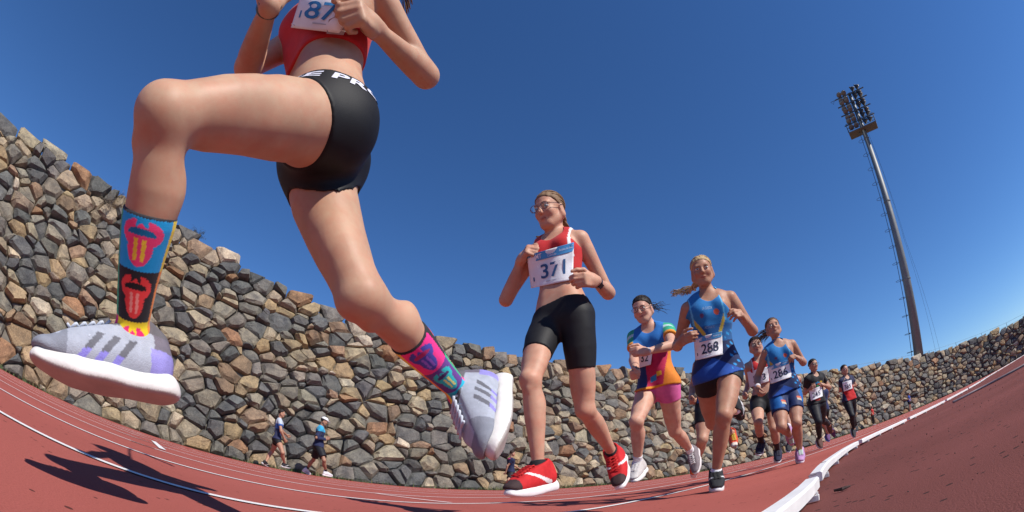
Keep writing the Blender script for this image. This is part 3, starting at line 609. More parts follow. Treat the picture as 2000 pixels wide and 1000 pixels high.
def arm_prims(J, H, s, th=1.0, curl=1.0):
    k = H / 1.5 * th; a, e, w = J['sho' + s], J['el' + s], J['wr' + s]
    return [limb(a, e, [0, .2, .5, .85, 1], np.array([.047, .045, .038, .033, .033]) * k, 0.025 * k), limb(e, w, [0, .2, .5, .85, 1], np.array([.033, .036, .031, .023, .021]) * k, 0.02 * k)] + hand_prims(J, H, s, curl)
def head_prims(J, H, hs):
    c, f, l, u = J['H'], J['hf'], J['hl'], J['hu']; A = np.array([l, f, u]); p = lambda x, y, z: c + (l * x + f * y + u * z) * hs
    add = [ell(p(0, -.008, .032), A, np.array([.069, .088, .074]) * hs, 0.02), ell(p(0, .022, -.032), A, np.array([.054, .062, .070]) * hs, 0.03 * hs), ell(p(0, .055, -.084), A, np.array([.024, .020, .017]) * hs, 0.03 * hs),
           limb(p(0, .082, .012), p(0, .101, -.020), [0, 1], np.array([.007, .0105]) * hs, 0.012 * hs), ell(p(0, .096, -.024), A, np.array([.015, .011, .009]) * hs, 0.008 * hs),
           ell(p(0, .079, -.050), A, np.array([.017, .010, .0050]) * hs, 0.006 * hs), ell(p(0, .078, -.0590), A, np.array([.015, .010, .0055]) * hs, 0.006 * hs),
           limb(p(-.034, .072, .024), p(.034, .072, .024), [0, .5, 1], np.array([.012, .010, .012]) * hs, 0.015 * hs)]
    for sg in (1, -1):
        add += [ell(p(sg * .033, .055, -.022), A, np.array([.024, .024, .026]) * hs, 0.02 * hs), ell(p(sg * .070, -.006, -.006), A, np.array([.008, .019, .030]) * hs, 0.006 * hs),
                limb(p(sg * .058, -.01, -.045), p(sg * .02, .05, -.085), [0, 1], np.array([.02, .016]) * hs, 0.03 * hs)]
    sub = [ell(p(sg * .031, .089, .004), A, np.array([.017, .013, .010]) * hs, 0.010 * hs) for sg in (1, -1)]
    neck = [limb(J['N'] - J['up'] * 0.02, p(0, -.022, -.045), [0, .3, 1], np.array([.052, .043, .043]) * hs, 0.03)]
    return add, sub, neck
# ------------------------------------------------------------------ shoes
def shoe_parts(root, S, J, s, h, st):
    an, fw, l, u = foot_frame(J, s); k = S['H'] / 1.5 * S.get('shoe_k' + s, S.get('shoe_k', 1.0)); sg = 1 if s == 'L' else -1; A = np.array([fw, l, u])
    p = lambda x, y, z: an + (fw * x + l * y + u * z) * k
    inn = -sg  # inner side
    up = [limb(p(-.035, 0, -.030), p(.06, 0, -.040), [0, 1], np.array([.035, .036]) * k, 0.02 * k), limb(p(.05, 0, -.038), p(.150, inn * .006, -.052), [0, .6, 1], np.array([.040, .038, .030]) * k, 0.02 * k, flat=u, fr=1.25),
          limb(p(.02, 0, .0), p(.10, 0, -.030), [0, 1], np.array([.034, .030]) * k, 0.025 * k), limb(p(-.042, 0, .004), p(-.030, 0, -.04), [0, 1], np.array([.026, .034]) * k, 0.02 * k), limb(p(0, 0, -.03), p(-.004, 0, .022), [0, 1], np.array([.034, .037]) * k, 0.02 * k)]
    lo, hi = bounds(up); G = Grid(lo, hi, h).union(up); X = (G.pts() - an) @ A.T / k
    G.F = smax(G.F, (-(X[..., 2] + .066 - np.clip(X[..., 0] - .08, 0, 1) ** 2 * 1.6) * k).astype(np.float32), 0.006)
    G.F = smax(G.F, ((X[..., 2] - .024 + np.clip(X[..., 0] - .0, -.03, .2) * .35 - np.clip(-X[..., 0] - .02, 0, .1) * .5) * k).astype(np.float32), 0.006)  # collar
    coll = ell(p(.0, 0, .05), A, np.array([.042, .030, .045]) * k, 0.01); G.union([coll], sub=True)
    loc = lambda V: (V - an) @ A.T / k
    upo = grid_mesh('shoe', G, M('shoe'), root, lambda V: st['upper'](loc(V), sg), 1)
    # sole: rounded slab with toe spring and flared heel
    so = [limb(p(-.045, 0, -.074), p(.05, inn * .002, -.074), [0, .5, 1], np.array([.036, .034, .036]) * k, 0.02 * k), limb(p(.05, inn * .002, -.074), p(.158, inn * .008, -.072), [0, .5, 1], np.array([.038, .040, .025]) * k, 0.02 * k)]
    lo, hi = bounds(so); G = Grid(lo, hi, h).union(so); X = (G.pts() - an) @ A.T / k; spring = np.clip(X[..., 0] - .08, 0, 1) ** 2 * 1.9
    th = st.get('sole_h', 1.0); heel_up = np.clip(-X[..., 0] - .01, 0, .1) * 0.18
    G.F = smax(G.F, ((X[..., 2] + .058 - spring - heel_up) * k).astype(np.float32), 0.007); G.F = smax(G.F, (-(X[..., 2] + .062 + .030 * th - spring) * k).astype(np.float32), 0.009)
    so_o = grid_mesh('sole', G, M('rubber'), upo, lambda V: st['sole'](loc(V), sg), 3)
    # laces zig-zag over the instep and a bow
    if st.get('lace') is not None:
        bvh = BVHTree.FromObject(upo, bpy.context.evaluated_depsgraph_get()) if False else None
        V = np.empty(len(upo.data.vertices) * 3); upo.data.vertices.foreach_get('co', V); V = V.reshape(-1, 3) + np.array(root.location); b = MB()
        def top(x, y):
            q = loc(V); d = (q[:, 0] - x) ** 2 + (q[:, 1] - y) ** 2; c = np.where((d < 0.00012))[0]
            z = q[c, 2].max() if len(c) else -.02; return p(x, y, z + .0035)
        for i in range(5):
            x = .045 + i * .015; b.tube([top(x, -.020), top(x + .004, -.010), top(x + .007, 0), top(x + .010, .010), top(x + .014, .020)], 0.0026 * k, 5); b.tube([top(x, .020), top(x + .004, .010), top(x + .007, 0), top(x + .010, -.010), top(x + .014, -.020)], 0.0026 * k, 5)
        c0 = top(.045, 0)
        for sy in (-1, 1):
            b.tube([c0, p(.040, sy * .018, .004) + (c0 - p(.045, 0, 0)) * 0.5, p(.055, sy * .036, -.012), p(.066, sy * .030, -.018), c0], 0.0024 * k, 5); b.tube([c0, p(.07, sy * .022, -.002), p(.085, sy * .040, -.03)], 0.0024 * k, 5)
        b.build('laces', mat('lace_' + S['id'], st['lace'], rough=0.8, var=0.1), upo, True, cols=False)
    return upo
def plain_shoe(up, sole, lace=None, stripe=None, heel=None, toe=None, sole_h=1.0):
    def uc(X, sg):
        c = np.tile(np.array(up, float), (len(X), 1))
        if toe is not None: c[(X[:, 0] > .135)] = toe
        if heel is not None: c[(X[:, 0] < -.035) & (X[:, 2] < .01)] = heel
        if stripe is not None:
            y = np.abs(X[:, 1]); t = (X[:, 0] + .01) * 0.45 - .052; m = (np.abs(X[:, 2] - t) < .007 * (1.2 - np.clip(X[:, 0] * 6, 0, 1))) & (X[:, 0] > -.02) & (X[:, 0] < .10) & (y > .016); c[m] = stripe
        return c
    return dict(upper=uc, sole=lambda X, sg: np.tile(np.array(sole, float), (len(X), 1)), lace=lace, sole_h=sole_h)
def hero_shoe():
    def uc(X, sg):
        c = np.tile(np.array([.36, .38, .44]), (len(X), 1)); x, y, z = X.T
        c[x > .12] = (.22, .23, .27); c[(x > .05) & (z > -.03) & (np.abs(y) < .022)] = (.42, .45, .52); c[(z > .005)] = (.13, .12, .13)
        side = np.abs(y) > .014
        for x0 in (.020, .048, .076):
            d = np.abs((x - x0) - (-.035 - z) * 0.75); m = side & (d < .0068) & (z < -.018) & (z > -.064); c[m & (z > -.048)] = (.13, .13, .15); c[m & (z <= -.048)] = (.25, .22, .62)
        c[(x < -.022) & (z < -.022)] = (.27, .24, .56); c[(x < -.03) & (z > -.022) & (z < .006)] = (.16, .14, .17)
        return c
    def sc(X, sg):
        c = np.tile(np.array([.66, .63, .60]), (len(X), 1)); c[X[:, 2] < -.0855 + np.clip(X[:, 0] - .08, 0, 1) ** 2 * 1.9] = (.42, .38, .34); return c
    return dict(upper=uc, sole=sc, lace=(.50, .53, .60), sole_h=.9)
# ------------------------------------------------------------------ decals: sheets laid on a surface where the picture shows them
def to_bvh(obs):
    vs, fs = [], []
    for o in obs:
        m = o.matrix_world if False else None; off = np.zeros(3); p_ = o.parent
        while p_ is not None: off += np.array(p_.location); p_ = p_.parent
        V = np.empty(len(o.data.vertices) * 3); o.data.vertices.foreach_get('co', V); k = len(vs); vs += (V.reshape(-1, 3) + off).tolist(); fs += [[i + k for i in q.vertices] for q in o.data.polygons]
    return BVHTree.FromPolygons(vs, fs)
def quad_px(quad, u, v):
    a, b, c, d = [np.array(q, float) for q in quad]   # top-left, top-right, bottom-right, bottom-left
    u = np.asarray(u)[:, None]; v = np.asarray(v)[:, None]; return (a * (1 - u) + b * u) * (1 - v) + (d * (1 - u) + c * u) * v
class Sheet:
    """a sheet fixed to a garment: its picture corners give where it lies, the garment gives its depth"""
    def __init__(s, quad, bvh, lift, nu=14, nv=11):
        s.quad = quad; U, Vv = np.meshgrid(np.linspace(0, 1, nu), np.linspace(0, 1, nv)); U, Vv = U.ravel(), Vv.ravel(); D = rays(quad_px(quad, U, Vv)); A, y = [], []
        for u, v, d in zip(U, Vv, D):
            hit = bvh.ray_cast(Vector(EYE), Vector(d), 80)
            if hit[0] is not None: A.append([1, u, v, u * u, u * v, v * v]); y.append(hit[3])
        A, y = np.array(A), np.array(y); med = np.median(y); ok = np.abs(y - med) < 0.12; s.co = np.linalg.lstsq(A[ok], y[ok], rcond=None)[0]
        res = (y - A @ s.co)[ok]; s.lift = lift - np.percentile(res, 8) if len(res) else lift; s.nu, s.nv = nu, nv
    def pts(s, u, v, lift=0.0):
        u = np.asarray(u, float); v = np.asarray(v, float); A = np.stack([np.ones_like(u), u, v, u * u, u * v, v * v], 1); r = A @ s.co - s.lift - lift
        return EYE + rays(quad_px(s.quad, u, v)) * r[:, None]
    def sheet(s, name, parent, cols, material, u0=0, u1=1, v0=0, v1=1, lift=0.0, crumple=0.0, torn=None):
        nu, nv = s.nu * 2, s.nv * 2; U, Vv = np.meshgrid(np.linspace(u0, u1, nu), np.linspace(v0, v1, nv)); U, Vv = U.ravel(), Vv.ravel()
        P = s.pts(U, Vv, lift + crumple * (np.sin(U * 9 + Vv * 5) * np.sin(Vv * 8 - U * 3)))
        q = [[j * nu + i, (j + 1) * nu + i, (j + 1) * nu + i + 1, j * nu + i + 1] for j in range(nv - 1) for i in range(nu - 1)]
        if torn is not None: q = [f for f in q if not torn(U[f].mean(), Vv[f].mean())]
        o = mesh_obj(name, P, q, material, parent, cols(U, Vv) if callable(cols) else cols, True)
        md = o.modifiers.new('t', 'SOLIDIFY'); md.thickness = 0.0006; md.offset = -1; return o
def text_mesh(txt, bold=0.0, shear=0.0, space=1.0):
    cu = bpy.data.curves.new('txt', 'FONT'); cu.body = txt; cu.resolution_u = 3; cu.offset = bold; cu.shear = shear; cu.space_character = space; ob = bpy.data.objects.new('txt', cu); COL.objects.link(ob)
    bpy.context.view_layer.update(); me = ob.evaluated_get(bpy.context.evaluated_depsgraph_get()).to_mesh(); b = bmesh.new(); b.from_mesh(me)
    bmesh.ops.triangulate(b, faces=b.faces[:]); bmesh.ops.subdivide_edges(b, edges=[e for e in b.edges if e.calc_length() > 0.2], cuts=2, use_grid_fill=False); bmesh.ops.triangulate(b, faces=b.faces[:])
    V = np.array([v.co[:2] for v in b.verts]); Fc = [[v.index for v in f.verts] for f in b.faces]; b.free(); bpy.data.objects.remove(ob); return V, Fc
def lettering(name, sheet, txt, box, col, parent, lift=0.0015, bold=0.015, shear=0.0, material=None, space=1.0):
    V, Fc = text_mesh(txt, bold, shear, space); lo, hi = V.min(0), V.max(0); T = (V - lo) / (hi - lo); u = box[0] + T[:, 0] * (box[2] - box[0]); v = box[3] + T[:, 1] * (box[1] - box[3])
    return mesh_obj(name, sheet.pts(u, v, lift), Fc, material or M('print'), parent, np.array(col, float))
BLUE = (0.035, 0.20, 0.50)
def bib(root, targets, quad, number, numcol=(0.03, 0.075, 0.20), box=(.24, .40, .88, .82), torn=None, paper=(.80, .80, .82), head=(0.06, 0.30, 0.62), small=True, lift=0.004):
    sh = Sheet(quad, to_bvh(targets), lift)
    ob = sh.sheet('race_bib', root, paper, M('paper'), crumple=0.0035, torn=torn)
    if small: sh.sheet('sponsor_band', ob, head, M('print'), 0.0, 1.0, 0.0, 0.24, 0.0014)
    lettering('number', sh, number, box, numcol, ob, 0.0030, bold=0.012)
    if small:
        lettering('lettering', sh, 'iDMT', (.08, .05, .30, .19), (.80, .82, .85), ob, 0.0030); lettering('lettering', sh, 'Juegos\nCabildo', (.42, .05, .62, .20), (.75, .8, .85), ob, 0.0030, 0.0); lettering('lettering', sh, 'Activa tu isla', (.68, .07, .97, .14), (.75, .8, .85), ob, 0.0030, 0.0)
        lettering('lettering', sh, '1', (.08, .70, .11, .82), numcol, ob, 0.0030)
        b = [(.36, .885, .80, .90)]; sh.sheet('small_print', ob, (.45, .48, .55), M('print'), .36, .80, .875, .893, 0.0014)
    for u, v in ((.04, .05), (.96, .05), (.04, .95), (.96, .95)):
        c = sh.pts([u], [v], 0.004)[0]; b = MB(); d = unit(EYE - c); e = unit(np.cross(d, [0, 0, 1])); b.tube([c - e * .007, c + d * .002, c + e * .007], 0.0012, 5); b.build('safety_pin', mat('pin_steel', (.6, .6, .62), rough=.3, metal=1), ob, cols=False)
    return ob, sh
# ------------------------------------------------------------------ a whole person
def hexc(r, g_, b_):
    """picture colour 0-255 to linear"""
    c = np.array([r, g_, b_]) / 255.0; return np.where(c <= 0.04045, c / 12.92, ((c + 0.055) / 1.055) ** 2.4)
def lens_mat():
    if 'spectacle_lens' in MATS: return MATS['spectacle_lens']
    m, n, l, b = node_mat('spectacle_lens'); tr = n.new('ShaderNodeBsdfTransparent'); gl = n.new('ShaderNodeBsdfGlossy'); gl.inputs['Roughness'].default_value = .03; mx = n.new('ShaderNodeMixShader'); mx.inputs[0].default_value = .08
    l.new(tr.outputs[0], mx.inputs[1]); l.new(gl.outputs[0], mx.inputs[2]); l.new(mx.outputs[0], n['Material Output'].inputs['Surface']); MATS['spectacle_lens'] = m; return m
def dbg(S, J):
    H = S['H']; r = lambda a, b, l: '%.2f' % (np.linalg.norm(J[a] - J[b]) / (l * H))
    print(S['id'], 'pelvis z %.2f' % J['P'][2], 'ankle z L %.2f R %.2f' % (J['anL'][2], J['anR'][2]), 'toe z %.2f %.2f' % (J['toL'][2], J['toR'][2]), 'head z %.2f' % J['H'][2], 'P', np.round(J['P'], 2),
          *[n + s + ' ' + r(a + s, b + s, l) for s in 'LR' for n, a, b, l in (('th', 'hip', 'kn', .245), ('sh', 'kn', 'an', .235), ('ua', 'sho', 'el', .172), ('fa', 'el', 'wr', .145), ('ft', 'an', 'to', .138))], 'neck', r('P', 'N', .29), 'hd', r('N', 'H', .112))
def make_person(S):
    H = S['H']; k = H / 1.5; h = S['h']; J = skeleton(S); dbg(S, J); th = S.get('thick', 1.0); hs = S.get('hs', 0.94 * (k * 0.5 + 0.5)); skin = np.array(S.get('skin', (.52, .29, .20)))
    low = min(J['an' + s][2] for s in 'LR'); root = empty('person', (J['P'][0], J['P'][1], max(low - 0.08, 0))); tag(root, S['label'], 'person', S.get('group'))
    tor = torso_prims(J, H, th); legs = {s: leg_prims(J, H, s, S.get('legthick' + s, S.get('legthick', th)), S.get('calf' + s, S.get('calf', 1.0))) for s in 'LR'}; arms = {s: arm_prims(J, H, s, S.get('armthick', th), S.get('curl' + s, S.get('curl', 1.0))) for s in 'LR'}
    hp, hsub, neck = head_prims(J, H, hs)
    feet = []
    for s in 'LR':
        an, fw, l, u = foot_frame(J, s); feet += [cap(an, an - u * .03 * k + fw * .05 * k, .028 * k, .02), cap(an - u * .03 * k + fw * .05 * k, an - u * .045 * k + fw * .12 * k, .022 * k, .02)]
    core = tor + legs['L'] + legs['R'] + feet + hp + neck; lo, hi = bounds(core + arms['L'] + arms['R'])
    G = Grid(lo, hi, h).union(tor + legs['L'] + legs['R'] + feet + neck)
    G.union_group(hp, .02, hsub)
    for s in 'LR': G.union_group(arms[s], .014)
    hc, hf, hl, hu = J['H'], J['hf'], J['hl'], J['hu']; hairc = np.array(S.get('hair', (.06, .035, .02)))
    def skincol(V):
        c = np.tile(skin, (len(V), 1)); q = (V - hc) / hs; x, y, z = q @ hl, q @ hf, q @ hu
        inh = (np.abs(x) < .1) & (y > .02) & (np.abs(z) < .12)
        lip = inh & (((x / .019) ** 2 + ((z + .054) / .0080) ** 2) < 1) & (y > .06); c[lip] = skin * [.78, .50, .52]
        ml = inh & (np.abs(z + .0545) < .0016) & (np.abs(x) < .016); c[ml] = skin * [.4, .25, .25]
        br = inh & (np.abs(z - .0245 + (np.abs(x) - .03) ** 2 * 6) < .0038) & (np.abs(x) > .013) & (np.abs(x) < .048); c[br] = skin * .45 + hairc * .3
        ch = np.exp(-(((np.abs(x) - .035) / .02) ** 2 + ((z + .03) / .02) ** 2)) * inh; c *= 1 - ch[:, None] * np.array([0, .10, .08]); return c
    body = grid_mesh('body', G, M('skin'), root, skincol, 1)
    # eyes
    for sg in (1, -1):
        c = hc + (hl * sg * .031 + hf * .0745 + hu * .006) * hs; E = Grid(c - .02, c + .02, 0.0025).union([ell(c, np.array([hl, hf, hu]), np.array([.0135, .0105, .0088]) * hs, .001)])
        def ec(V): 
            q = (V - c) / hs; a = np.hypot(q @ hl, q @ hu); e = np.tile([.62, .58, .55], (len(V), 1)); e[a < .0058] = S.get('iris', (.05, .03, .02)); e[a < .0025] = (.01, .01, .01); e[(q @ hu) > .0062] = (.03, .02, .02); return e
        grid_mesh('eye', E, M('eye'), root, ec, 0)
    # hair cap and tails
    cen = hc + (hu * .034 - hf * .010) * hs; A = np.array([hl, hf, hu]); cap_p = [ell(cen, A, np.array([.075, .093, .079]) * hs, .02)]
    if S.get('bun') is not None: cap_p.append(ell(hc + (hf * S['bun'][0] + hu * S['bun'][1]) * hs, A, np.array([.034, .034, .034]) * hs, .02))
    hl_, hh_ = bounds(cap_p); G2 = Grid(hl_, hh_, min(h, .006)).union(cap_p); Pq = (G2.pts() - hc) / hs; x, y, z = Pq @ hl, Pq @ hf, Pq @ hu
    cut = .72 * y - .69 * z - S.get('hairline', .005) + .10 * np.abs(x) * (z > 0); G2.F = smax(G2.F, (cut * hs).astype(np.float32), .008)
    G2.F = G2.F - (0.0016 * np.sin(x * 260 + 20 * z) * np.sin(z * 40 + x * 30)).astype(np.float32)
    hairo = grid_mesh('hair', G2, M('hair'), root, hairc, 0)
    if S.get('strands', h < .0085):
        knot = np.array([0, -.100, .012]) if S.get('tails') else np.array([0, -.09, -.03]); rad = np.array([.0765, .0945, .0805]); b = MB(); cc = np.array([0, -.010, .034])
        for i in range(170):
            a = random.uniform(-math.pi, math.pi); el_ = random.uniform(.0, .22); fx, uz = math.cos(a), math.sin(a)
            # hairline ring: plane of the hair cut
            n_ = np.array([0, .72, -.69]); e1 = np.array([1., 0, 0]); e2 = np.array([0, .69, .72]); st_ = cc * 0 + e1 * fx * .071 + e2 * uz * .088 - n_ * random.uniform(.0, .045) + np.array([0, -.004, .030]); pth = []
            for q in np.linspace(0, 1, 9):
                p_ = st_ * (1 - q) + knot * q - cc; p_ = p_ / np.linalg.norm(p_ / rad) * (1.0 + random.uniform(-.006, .02) * (q * (1 - q) * 4)); pth.append(hc + ((p_ + cc) @ np.array([hl, hf, hu])) * hs)
            b.tube(pth, [.0006 * hs] + [.0021 * hs] * 7 + [.0018 * hs], 4, np.clip(hairc * random.uniform(.88, 1.15), 0, 1))
        so_ = b.build('hair_strands', M('hair'), hairo, True); so_['kind'] = 'stuff'
    for t in S.get('tails', []):
        start = hc + (hf * t['from'][0] + hu * t['from'][1] + hl * t['from'][2]) * hs; pts = [start] + [at(q[:2], S['hd'] + q[2]) for q in t['px']]; pts = smooth_path(pts, 14); b = MB(); n = t.get('n', 26); r0 = t['r']
        for i in range(n):
            a = random.uniform(0, 6.28); rr = r0 * math.sqrt(random.random()); ofs = np.array([math.cos(a) * hl + math.sin(a) * hu])[0] * rr; ph = random.uniform(0, 6.28); sp = t.get('spread', 1.0)
            q = [p_ + ofs * (0.8 + (sp - 0.3) * (j / 13) ** 1.5 * random.uniform(.6, 1.4)) * (1 - .75 * max(0, j / 13 - .75) * 2 if sp < 1.2 else 1) + (np.array([math.cos(ph + j * t.get('twist', .5)) * hl + math.sin(ph + j * t.get('twist', .5)) * hu])[0]) * r0 * t.get('wave', .25) for j, p_ in enumerate(pts)]
            b.tube(q[:random.randint(11, 14)], [r0 * .22 * (1 - .6 * j / 13) for j in range(14)][:len(q)] if len(q) == 14 else .003, 5, hairc * random.uniform(.7, 1.35)) if False else b.tube(q, [r0 * t.get('sr', .22) * (1 - .65 * j / 13) for j in range(14)], 5, np.clip(hairc * random.uniform(.7, 1.4), 0, 1))
        b.build('ponytail', M('hair'), hairo, True)
        if t.get('tie') is not None:
            b = MB(); b.tube([pts[0] + (pts[1] - pts[0]) * .3, pts[1]], r0 * 1.15, 10); b.build('hair_tie', mat('hair_tie_' + S['id'], t['tie'], var=.1), hairo, cols=False)
    # ---------------- clothes
    L = np.linalg.norm(J['N'] - J['P']); hips = J['P']
    def coords(P):
        q = P - hips; s_ = (q @ J['up']) / L; lat = q @ J['ls']; fr = q @ J['fs']; return s_, lat, fr
    cl = {}
    for g_ in S['clothes']:
        kind = g_['kind']; hh = g_.get('h', h); d0 = g_.get('d', .006)
        if kind == 'shorts':
            pr = tor[:6] + tor[10:] + legs['L'] + legs['R']; hem = g_['hem']; ends = [J['hip' + s] + (J['kn' + s] - J['hip' + s]) * min(hem + .1, 1.0) for s in 'LR']; lo, hi = bounds(tor[:4] + [cap(e, e, .10 * k) for e in ends] + ([cap(J['an' + s], J['kn' + s], .07 * k) for s in 'LR'] if hem > 1 else []))
            fl = g_.get('flare', 0.0); top = g_.get('top', .22); T = Grid(lo, hi, hh).union(tor + legs['L'] + legs['R']); X = T.pts(); s_, lat, fr = coords(X); cuts = []; near = []
            for s in 'LR':
                Tl = Grid(lo, hi, hh).union(legs[s]); dr = unit(J['kn' + s] - J['hip' + s]); ln = np.linalg.norm(J['kn' + s] - J['hip' + s]); t = ((X - J['hip' + s]) @ dr) / ln; near.append(Tl.F)
                if hem > 1: d2 = unit(J['an' + s] - J['kn' + s]); l2 = np.linalg.norm(J['an' + s] - J['kn' + s]); t2 = 1 + ((X - J['kn' + s]) @ d2) / l2; cuts.append((t2 - hem) * l2)
                else: cuts.append((t - g_.get('hem' + s, hem)) * ln)
                if fl: T.F = np.minimum(T.F, np.where(t > 0, Tl.F - fl * np.clip(t, 0, 1), .1)).astype(np.float32)
            F = smax(T.F - d0, ((s_ - top - g_.get('slope', 0) * lat) * L).astype(np.float32), .004)
            df = near[0] - near[1] - 0.5 * ((X - hips) @ J['lh']) + g_.get('bias', 0.0); w_ = np.clip(df / .03 * .5 + .5, 0, 1); w_ = w_ * w_ * (3 - 2 * w_); am = np.exp(-(df / .055) ** 2) if g_.get('joined') else 0.0; F = smax(F, (am * np.minimum(cuts[0], cuts[1]) + (1 - am) * (cuts[0] * (1 - w_) + cuts[1] * w_)).astype(np.float32), .004)
            T.F = (F + g_.get('fold', .0012) * wob(X, 46, 1)).astype(np.float32)
            cf = g_['col']; o_ = grid_mesh(g_.get('name', 'shorts'), T, M('lycra'), root, (lambda V, cf=cf: cf(V, J, coords(V))) if callable(cf) else cf, 1); cl['shorts'] = o_
        if kind == 'top':
            lo, hi = bounds(tor); lo = lo - .06; hi = hi + .04; T = Grid(lo, hi, hh).union(tor); X = T.pts(); s_, lat, fr = coords(X); bot = g_['bottom']
            for s in 'LR': T.union_group([cap(J['sho' + s], J['sho' + s] + unit(J['el' + s] - J['sho' + s]) * .02, .047 * k * S.get('armthick', th), .02)], .014)
            if bot < 0.05: Tl = Grid(lo, hi, hh).union([legs[s][0] for s in 'LR']); T.F = smin(T.F, Tl.F, .03)
            loose = g_.get('loose', 0.0); F = T.F - d0 - (loose * np.clip((0.8 - s_) / .8, 0, 1.2)).astype(np.float32)
            if g_.get('sleeve'):
                for s in 'LR':
                    Ts = Grid(lo - 0, hi, hh); e = J['sho' + s] + (J['el' + s] - J['sho' + s]) * g_['sleeve']; Ts.union([limb(J['sho' + s] - (J['el' + s] - J['sho' + s]) * .05, J['sho' + s] + (J['el' + s] - J['sho' + s]) * min(1, g_['sleeve']), [0, .4, 1], np.array([.050, .052, .055]) * k * th + g_.get('sleeve_loose', .0), .03)])
                    dr = unit(J['el' + s] - J['sho' + s]); t = (X - J['sho' + s]) @ dr - g_['sleeve'] * np.linalg.norm(J['el' + s] - J['sho' + s]); F = smin(F, smax(Ts.F, t.astype(np.float32), .004), .03)
                    if g_['sleeve'] >= 1: Tf = Grid(lo, hi, hh).union([limb(J['el' + s], J['wr' + s], [0, 1], np.array([.048, .036]) * k, .02)]); F = smin(F, Tf.F, .02)
            elif g_.get('strap'):
                F = smax(F, ((np.abs(lat) - g_['strap'] * k - np.clip(.86 - s_, 0, 1) * .35) * np.ones_like(F)).astype(np.float32), .006)
            nk = g_.get('neck', .90); neckc = J['N'] + J['fs'] * g_.get('neckf', .055) * k + J['up'] * g_.get('necku', .012) * k
            Xn = X - neckc; nd = np.sqrt((Xn @ J['ls'] / 1.0) ** 2 + (Xn @ J['fs'] / 1.0) ** 2 + (Xn @ J['up'] / 1.0) ** 2) - g_.get('neckr', .062) * k; F = smax(F, -nd.astype(np.float32), .004)
            F = smax(F, ((bot + g_.get('slope', 0) * lat - s_) * L).astype(np.float32), .004)
            T.F = (F + g_.get('fold', .002) * wob(X, g_.get('ff', 38), 2)).astype(np.float32)
            cf = g_['col']; o_ = grid_mesh(g_.get('name', 'running_top'), T, M('fabric'), root, (lambda V, cf=cf: cf(V, J, coords(V))) if callable(cf) else cf, 1); cl['top'] = o_
        if kind == 'sock':
            for s in g_.get('sides', 'LR'):
                kn, an = J['kn' + s], J['an' + s]; d2 = unit(an - kn); l2 = np.linalg.norm(an - kn); a_, fw, l_, u_ = foot_frame(J, s); pr = [legs[s][1], cap(an, an - u_ * .03 * k + fw * .03 * k, .03 * k, .02)]
                t0 = g_['from']; p0 = kn + d2 * l2 * t0; lo, hi = bounds([cap(p0, an, .06 * k), cap(an, an - u_ * .03 * k, .05 * k)]); T = Grid(lo, hi, hh).union(pr); X = T.pts(); T.F = smax(T.F - .0035, (((t0 - ((X - kn) @ d2) / l2)) * l2).astype(np.float32), .003)
                cf = g_['col']; o_ = grid_mesh('sock', T, M('fabric'), root, (lambda V, cf=cf, s=s: cf(V, J, s)) if callable(cf) else cf, 1); cl['sock' + s] = o_
        if kind == 'band':     # watch, bracelet, arm band
            s = g_['side']; a_, b_ = (J['el' + s], J['wr' + s]); c = a_ + (b_ - a_) * g_['t']; d = unit(b_ - a_); w_ = g_.get('w', .012) * k; bb = MB(); bb.tube([c - d * w_, c - d * w_ * .8, c + d * w_ * .8, c + d * w_], [g_['r'] * k * .97, g_['r'] * k, g_['r'] * k, g_['r'] * k * .97], 16, g_['col']); ob = bb.build(g_.get('name', 'wristband'), M('plastic'), root, True)
            if g_.get('dial'): n_v = unit(EYE - c); n_v = unit(n_v - d * (n_v @ d)); q = np.cross(d, n_v); b2 = MB(); b2.box(c + n_v * g_['r'] * k * 1.02, np.array([.014, .012, .005]) * k, [d, q, n_v], (.02, .02, .025)); b2.build('watch_face', M('plastic'), ob)
    for s in 'LR': shoe_parts(root, S, J, s, S.get('shoe_h', min(h, .006)), S['shoe' + s] if 'shoe' + s in S else S['shoe'])
    if S.get('glasses'):
        b = MB(); q = lambda x, y, z: hc + (hl * x + hf * y + hu * z) * hs; lens = MB()
        for sg in (1, -1):
            ring = [q(sg * (.032 + .023 * math.cos(t)), .104 - .004 * abs(math.cos(t)), .004 + .019 * math.sin(t)) for t in np.linspace(0, 2 * math.pi, 15)]; b.tube(ring, .0018 * hs, 5, S['glasses']); lens.add(ring[:-1], [list(range(14))])
            b.tube([q(sg * .055, .100, .010), q(sg * .077, .05, .012), q(sg * .078, -.01, .008)], .0017 * hs, 5, S['glasses'])
        b.tube([q(-.010, .105, .008), q(0, .107, .011), q(.010, .105, .008)], .0017 * hs, 5, S['glasses']); go = b.build('glasses', M('plastic'), root, True)
        for sg in (0, 1): mesh_obj('lens', lens.v[14 * sg:14 * sg + 14], [list(range(14))], lens_mat(), go)
    return root, J, cl, body

def wrap_lettering(name, target, J, s_level, height, length, centre_dir, txt, col, parent, shear=0.15):
    """lettering printed round the waist: rays from the spine outwards find the cloth"""
    V, Fc = text_mesh(txt, .03, shear, 1.05); lo, hi = V.min(0), V.max(0); T = (V - lo) / (hi - lo) - .5; bvh = to_bvh([target]); up = J['up']; L = np.linalg.norm(J['N'] - J['P']); c = J['P'] + up * L * s_level
    f = unit(centre_dir - up * (centre_dir @ up)); sd = np.cross(up, f); out = []
    for x, y in T:
        a = x * length / .105; d = f * math.cos(a) + sd * math.sin(a); o_ = c + up * (y * height); hit = bvh.ray_cast(Vector(o_ + d * .4), Vector(-d), .45); p_ = np.array(hit[0]) if hit[0] is not None else o_ + d * .1; out.append(p_ + d * .0015)
    return mesh_obj(name, out, Fc, M('print'), parent, np.array(col, float))
